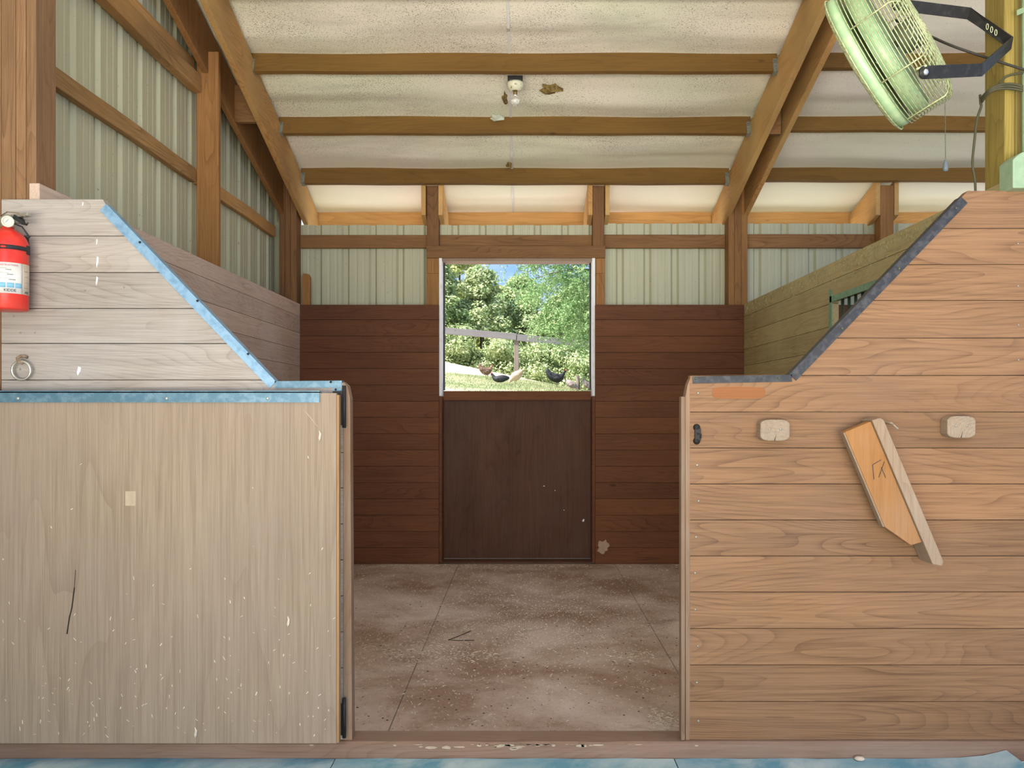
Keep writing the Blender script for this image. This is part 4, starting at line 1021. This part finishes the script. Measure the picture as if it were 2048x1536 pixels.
g.lathe([(0, 0), (.011, .001), (.016, .006), (.012, .012), (0, .014)], Matrix.Translation((p.x, 3.125, -.0195)) @ Matrix.Scale(1.25, 4, (1, 0, 0)), 9)
tag(g.build('pebble', 'rock'), 'small pale pebble on the right blue mat against the base board', 'pebble')
g = mb(); a = [P(960, 1268, 4.75), ]; 
g.tube([(-.30, 4.85, .004), (-.36, 4.74, .004), (-.41, 4.66, .004), (-.36, 4.65, .004), (-.27, 4.655, .004)], .002, 5)
tag(g.build('baling_twine', 'crack'), 'thin dark bent twine lying on the stall floor', 'twine')

# ------------------------------------------------------------------ outside: fence
def fence_post(x, y, label, h=1.15):
    z = zt(x, y)-.15; g = mb(); g.box(x-.07, x+.07, y-.06, y+.06, z, z+.15+h); return tag(g.build('fence_post', wood_f, bevel=.01), label, 'fence post', 'posts of the pasture fence')
wood_f = wood('weathered_fence_post', (.25, .205, .18), (.15, .12, .10), 'Z', 12, var=.15)
YP = 25.
fence_post(-.22, YP, 'weathered fence post in the middle of the window view', h=1.22)
fence_post(-3.4, YP, 'weathered fence post left of the window view', 1.0); fence_post(2.9, YP, 'weathered fence post under the cedar', 1.1)
for (xa, za, xb, zb_, lab) in ((-3.42, 3.60, -.22, 3.33, 'grey weathered fence rail left of the fence post in the window view'), (-.2, 3.31, 2.9, 3.02, 'grey weathered fence rail right of the fence post, partly behind the cedar')):
    g = mb(); g.beam((xa, YP-.09, za), (xb, YP-.09, zb_), .045, .19); tag(g.build('fence_rail', 'fence', bevel=.006), lab, 'fence rail')
# ------------------------------------------------------------------ outside: trees
def leaf_mesh(name, mat, parent, pts, nrms, size, rs, aspect=.55):
    n = len(pts); pts = np.array(pts); off = np.array(parent['_o'] if '_o' in parent else (0, 0, 0))
    d = np.array(nrms)+rs.normal(0, .45, (n, 3)); d /= np.linalg.norm(d, axis=1)[:, None]
    r = rs.normal(0, 1, (n, 3)); t = np.cross(d, r); t /= np.linalg.norm(t, axis=1)[:, None]; b = np.cross(d, t)
    s = size*rs.uniform(.6, 1.3, n)[:, None]
    # leaf: rhombus lying around its point
    v = np.stack([pts-t*s, pts+b*s*aspect, pts+t*s, pts-b*s*aspect], 1).reshape(-1, 3)-off
    f = np.arange(4*n).reshape(-1, 4)
    me = bpy.data.meshes.new(name); me.from_pydata(v.tolist(), [], f.tolist()); me.materials.append(M[mat])
    o = bpy.data.objects.new(name, me); COL.objects.link(o); o.parent = parent; return o
def tree(name, x, y, h, rad, mat, label, seed, n=9000, size=.1, kind='round', base=None, grp='trees beyond the fence', z0f=.25):
    rs = np.random.RandomState(seed); z = zt(x, y)-.1 if base is None else base
    e = empty(name, (x, y, z), label, 'tree', grp)
    g = mb(); g.tube([(x, y, z), (x+.05, y, z+h*.4), (x-.03, y+.04, z+h*.75), (x, y, z+h*.95)], [rad*.055, rad*.045, rad*.025, rad*.008], 8); g.build('trunk', 'bark', e)
    pts = []; nr = []
    if kind == 'cone': nb = 120
    else: nb = 70
    for k in range(nb):
        u_ = rs.uniform(z0f, 1); a = rs.uniform(0, 2*math.pi)
        if kind == 'cone': rr_ = rad*(1.05-u_)*rs.uniform(.5, 1.0)+.1; br = rad*.17
        else: rr_ = rad*math.sin(math.pi*min(1, (u_-z0f)/(1-z0f)*.85+.12))*rs.uniform(.35, .9); br = rad*.24
        c = np.array([x+rr_*math.cos(a), y+rr_*math.sin(a), z+h*u_]); m_ = n//nb
        dv = rs.normal(0, 1, (m_, 3)); dv /= np.linalg.norm(dv, axis=1)[:, None]
        rad_ = br*(rs.uniform(.35, 1.1, m_)**.6)[:, None]
        q = c+dv*rad_*np.array([1.15, 1.15, .62]); pts.append(q); nr.append(dv*.6+np.array([0, 0, .7]))
    leaf_mesh('crown', mat, e, np.concatenate(pts), np.concatenate(nr), size*.85, rs); return e
tree('broadleaf_tree', -2.45, 33, 6.3, 1.5, 'leaf_yellow', 'tall yellow-green broadleaf tree against the sky left of centre in the window', 1, 15000, .085, z0f=.4)
tree('broadleaf_tree', -1.1, 37, 5.9, 1.4, 'leaf_yellow', 'yellow-green broadleaf tree just left of the cedar, behind the others', 2, 13000, .09)
tree('broadleaf_tree', -4.0, 32, 5.2, 1.6, 'leaf_pale', 'pale green tree at the left edge of the window view', 3, 12000, .085)
tree('pine_tree', -3.0, 29.5, 4.3, 1.9, 'leaf_mid', 'bushy young pine at the left behind the fence', 4, 22000, .07, 'cone', z0f=.05)
tree('pine_tree', -1.5, 30, 4.3, 1.9, 'leaf_pale', 'bushy young pine left of the fence post', 5, 22000, .07, 'cone', z0f=.05)
tree('pine_tree', -.1, 31, 4.6, 1.9, 'leaf_pale', 'pale bushy young pine directly behind the fence post', 6, 22000, .075, 'cone', z0f=.05)
tree('pine_tree', 1.3, 30, 4.0, 1.8, 'leaf_pale', 'pale bushy young pine right of the fence post below the cedar', 7, 20000, .07, 'cone', z0f=.05)
tree('pine_tree', 2.7, 31, 4.4, 1.8, 'leaf_mid', 'bushy young pine at the right edge behind the cedar', 8, 16000, .075, 'cone', z0f=.05)
tree('broadleaf_tree', 2.2, 37, 6.5, 2.2, 'leaf_pale', 'pale tree behind the cedar at the right', 9, 12000, .1)
tree('broadleaf_tree', -.4, 42, 6.0, 2.3, 'leaf_pale', 'farthest pale tree behind the young pines', 10, 14000, .1)
tree('broadleaf_tree', -3.4, 41, 6.4, 2.6, 'leaf_mid', 'mid green tree far behind at the left', 11, 14000, .1)
def undergrowth():
    rs = np.random.RandomState(5); pts = []; nr = []
    for k in range(290):
        x = rs.uniform(-6, 6); y = rs.uniform(27.3, 30.0); c = np.array([x, y, zt(x, y)+.1+1.5*rs.uniform(0, 1)**1.4])
        dv = rs.normal(0, 1, (200, 3)); dv /= np.linalg.norm(dv, axis=1)[:, None]
        pts.append(c+dv*rs.uniform(.3, 1, (200, 1))*np.array([.5, .45, .3])); nr.append(dv+np.array([0, 0, .6]))
    e = empty('undergrowth', (0, 28.5, zt(0, 28.5)), 'low leafy undergrowth behind the sandy track', 'bushes', kind='stuff')
    leaf_mesh('foliage', 'leaf_pale', e, np.concatenate(pts), np.concatenate(nr), .055, rs)
undergrowth()
def cedar():
    rs = np.random.RandomState(11); x0, y0 = 2.1, 18.2; z0 = zt(x0, y0)-.1
    e = empty('cedar_tree', (x0, y0, z0), 'large near cedar with drooping feathery sprays filling the right of the window view', 'tree')
    g = mb(); g.tube([(x0, y0, z0), (x0, y0, z0+2.5), (x0+.1, y0, z0+6)], [.2, .15, .03], 10); g.build('trunk', 'bark', e)
    pts = []; nr = []; br = mb(); segs = []
    for k in range(420):
        u_ = rs.uniform(.17, 1); a = rs.uniform(0, 2*math.pi); zz = z0+.5+u_*6.0
        L = min(2.75, 1.45+(u_-.17)*6.0)*(1 if u_ < .75 else 1-(u_-.75)*1.2)*rs.uniform(.62, 1.03)
        dirv = np.array([math.cos(a), math.sin(a), 0.]); prev = None; lst = []
        for s in np.linspace(0, 1, 9):
            p = np.array([x0, y0, zz])+dirv*L*s+np.array([0, 0, .55*s-.75*s*s*(1.25 if u_ < .4 else .9)]); lst.append(p)
        if k % 5 == 0: br.tube([tuple(p) for p in lst], [.014*(1-i/9)+.003 for i in range(9)], 4)
        for i in range(3, 9):
            c = lst[i]
            for q in range(7):
                tip = c+dirv*rs.uniform(.0, .25)+rs.normal(0, .085, 3)*np.array([1, 1, .7]); dd = dirv*.6+rs.normal(0, .6, 3)+np.array([0, 0, rs.uniform(-.9, .35)]); dd /= np.linalg.norm(dd)
                segs.append((tip, dd, rs.uniform(.12, .27)))
    br.build('branches', 'bark', e)
    tip = np.array([s[0] for s in segs]); dd = np.array([s[1] for s in segs]); ln = np.array([s[2] for s in segs])
    V = []; n = len(segs); m_ = 11
    side = np.cross(dd, rs.normal(0, 1, (n, 3))); side /= np.linalg.norm(side, axis=1)[:, None]; s2 = np.cross(dd, side)
    for i in range(m_):
        t = i/(m_-1); base = tip+dd*(ln*t)[:, None]; sg = 1 if i % 2 else -1
        o_ = side if (i//2) % 2 else s2
        out_ = (o_*sg*.8+dd*.75)*(ln*.34*(1-.6*t))[:, None]
        w = np.cross(out_, dd); w /= np.linalg.norm(w, axis=1)[:, None]; w2 = np.cross(out_, w); w2 /= np.linalg.norm(w2, axis=1)[:, None]; w = (w+w2)*.0075
        V.append(np.stack([base-w, base+out_*.5-w*1.4, base+out_, base+out_*.5+w*1.4], 1))
    V = np.concatenate(V).reshape(-1, 3)-np.array(e['_o']); f = np.arange(len(V)).reshape(-1, 4)
    me = bpy.data.meshes.new('crown'); me.from_pydata(V.tolist(), [], f.tolist()); me.materials.append(M['leaf_cedar'])
    o = bpy.data.objects.new('crown', me); COL.objects.link(o); o.parent = e
cedar()
# grass blades
def grass():
    rs = np.random.RandomState(3); n = 26000; x = rs.uniform(-3.2, 2.4, n); y = rs.uniform(14, 27, n); keep = y < 19.6+2.1*(x+1.9)+rs.normal(0, .5, n)
    x = x[keep]; y = y[keep]; n = len(x); z = np.array([zt(a, b) for a, b in zip(x, y)]); p = np.stack([x, y, z-.01], 1)
    h = rs.uniform(.02, .05, n); a = rs.uniform(0, 6.28, n); w = np.stack([np.cos(a), np.sin(a), 0*a], 1)*.008; t = p+np.stack([rs.normal(0, .02, n), rs.normal(0, .02, n), h], 1)
    V = np.stack([p-w, p+w, t], 1).reshape(-1, 3); me = bpy.data.meshes.new('grass'); me.from_pydata(V.tolist(), [], np.arange(3*n).reshape(-1, 3).tolist()); me.materials.append(M['grassblade'])
    o = bpy.data.objects.new('grass', me); COL.objects.link(o); tag(o, 'short sunlit grass on the slope outside the window', 'grass', kind='stuff')
grass()
# ------------------------------------------------------------------ chickens
def hen(x, y, rz, mat, label, pose='stand', s=1., z=None, tail=1.):
    z = zt(x, y) if z is None else z
    e = empty('chicken', (x, y, z), label, 'chicken', 'chickens on the grass')
    T = Matrix.Translation((x, y, z)) @ Matrix.Rotation(rz, 4, 'Z') @ Matrix.Scale(s, 4)
    lo = -.10 if pose == 'lie' else 0
    # stations: x, z, half width, half height (tail to beak)
    if pose == 'peck': st = [(-.25, .40, .012, .03), (-.20, .36, .04, .07), (-.12, .28, .09, .12), (-.02, .23, .11, .14), (.08, .18, .098, .12), (.14, .13, .06, .065), (.18, .08, .035, .036), (.20, .05, .032, .032), (.215, .03, .018, .018), (.225, .015, .004, .004)]
    elif pose == 'lie': st = [(-.26, .155, .01, .02), (-.22, .15, .045, .045), (-.14, .145, .09, .085), (-.04, .13, .112, .10), (.06, .115, .105, .09), (.125, .135, .07, .07), (.16, .19, .038, .045), (.18, .235, .03, .034), (.20, .25, .028, .028), (.225, .248, .013, .013), (.235, .246, .004, .004)]
    else: st = [(-.235, .49, .008, .02), (-.25, .445, .028, .05), (-.225, .37, .05, .08), (-.155, .285, .088, .105), (-.05, .24, .108, .13), (.055, .235, .10, .13), (.12, .28, .066, .085), (.16, .345, .038, .046), (.19, .40, .031, .034), (.215, .42, .028, .028), (.238, .418, .013, .013), (.25, .415, .004, .004)]
    g = mb(); g.smooth = True; vs = []; n = 14
    for i, (a, b, w, h) in enumerate(st):
        p0 = st[max(0, i-1)]; p1 = st[min(len(st)-1, i+1)]; t = Vector((p1[0]-p0[0], 0, p1[1]-p0[1])).normalized(); up = Vector((-t.z, 0, t.x))
        for k in range(n):
            an = 2*math.pi*k/n; vs.append(T @ (Vector((a, 0, b))+up*h*math.sin(an)+Vector((0, 1, 0))*w*math.cos(an)))
    g.add(vs, [(i*n+k, i*n+(k+1) % n, (i+1)*n+(k+1) % n, (i+1)*n+k) for i in range(len(st)-1) for k in range(n)]+[tuple(range(n))[::-1], tuple((len(st)-1)*n+k for k in range(n))])
    b_ = g.build('body', mat, e); ss = b_.modifiers.new('sub', 'SUBSURF'); ss.levels = 1; ss.render_levels = 2
    for sd in (-1, 1):
        g = mb(); g.smooth = True; g.lathe([(0, -.10), (.035, -.07), (.055, -.01), (.05, .05), (.025, .09), (0, .10)], T @ Matrix.Translation((-.02, sd*.092, .225+lo)) @ Matrix.Rotation(R(80), 4, 'Y') @ Matrix.Diagonal((1, .35, 1, 1)), 12); g.build('wing', mat, e)
    hx, hz = dict(stand=(.215, .42), lie=(.20, .25), peck=(.20, .05))[pose]
    g = mb(); pl = [(-.025, .02), (-.02, .045), (-.008, .032), (.002, .05), (.012, .034), (.022, .044), (.024, .016)]
    g.prism(pl, lambda a, b: T @ Vector((hx+a, -.004, hz+b)), lambda a, b: T @ Vector((hx+a, .004, hz+b)))
    g.lathe([(0, 0), (.009, -.012), (.01, -.025), (0, -.034)], T @ Matrix.Translation((hx+.02, 0, hz-.015)), 8); g.build('comb', 'comb', e)
    g = mb(); g.tube([T @ Vector((hx+.028, 0, hz-.002)), T @ Vector((hx+.05, 0, hz-.01))], [.007*s, .001], 6); g.build('beak', 'shank', e)
    if pose != 'lie':
        for sd in (-1, 1):
            g = mb(); g.tube([T @ Vector((.0, sd*.045, .12)), T @ Vector((-.005, sd*.045, .06)), T @ Vector((.01, sd*.045, .006))], [.012*s, .007*s, .006*s], 6)
            for a in (-.5, 0, .5, 3.14): g.tube([T @ Vector((.01, sd*.045, .006)), T @ Vector((.01+.045*math.cos(a), sd*.045+.045*math.sin(a), .004))], [.006*s, .003*s], 5)
            g.build('leg', 'shank', e)
    return e
def hp(px, y): return (px-1048)*y/F
hen(hp(973, 19.6), 19.6, R(35), 'hen_brown', 'speckled brown chicken standing at the left, tail up', s=.72)
hen(hp(999, 17.6), 17.6, R(184), 'hen_black', 'black chicken lying in the grass beside the buff one', 'lie', s=.80)
hen(hp(1031, 18.6), 18.6, R(208), 'hen_buff', 'buff chicken pecking with its tail raised, left of the fence post foot', 'peck', s=.76)
hen(hp(1114, 20.2), 20.2, R(8), 'hen_black', 'black chicken standing upright facing right', s=.92)
hen(hp(1144, 17.8), 17.8, R(-10), 'hen_grey', 'grey brown chicken low behind the door edge beside the wooden stake', 'peck', s=.58)
hen(hp(1180, 17.3), 17.3, R(20), 'hen_grey', 'dark chicken partly hidden by the right window edge', s=.6)
g = mb(); x = hp(1156, 19.5); z = zt(x, 19.5); g.tube([(x, 19.5, z-.1), (x, 19.5, z+.15), (x-.02, 19.5, z+.34)], [.06, .05, .045], 8)
tag(g.build('wooden_stake', wood_f), 'short weathered stake standing in the grass between the black and grey chickens', 'stake')
# tidy helper properties
for o in bpy.data.objects:
    if '_o' in o: del o['_o']
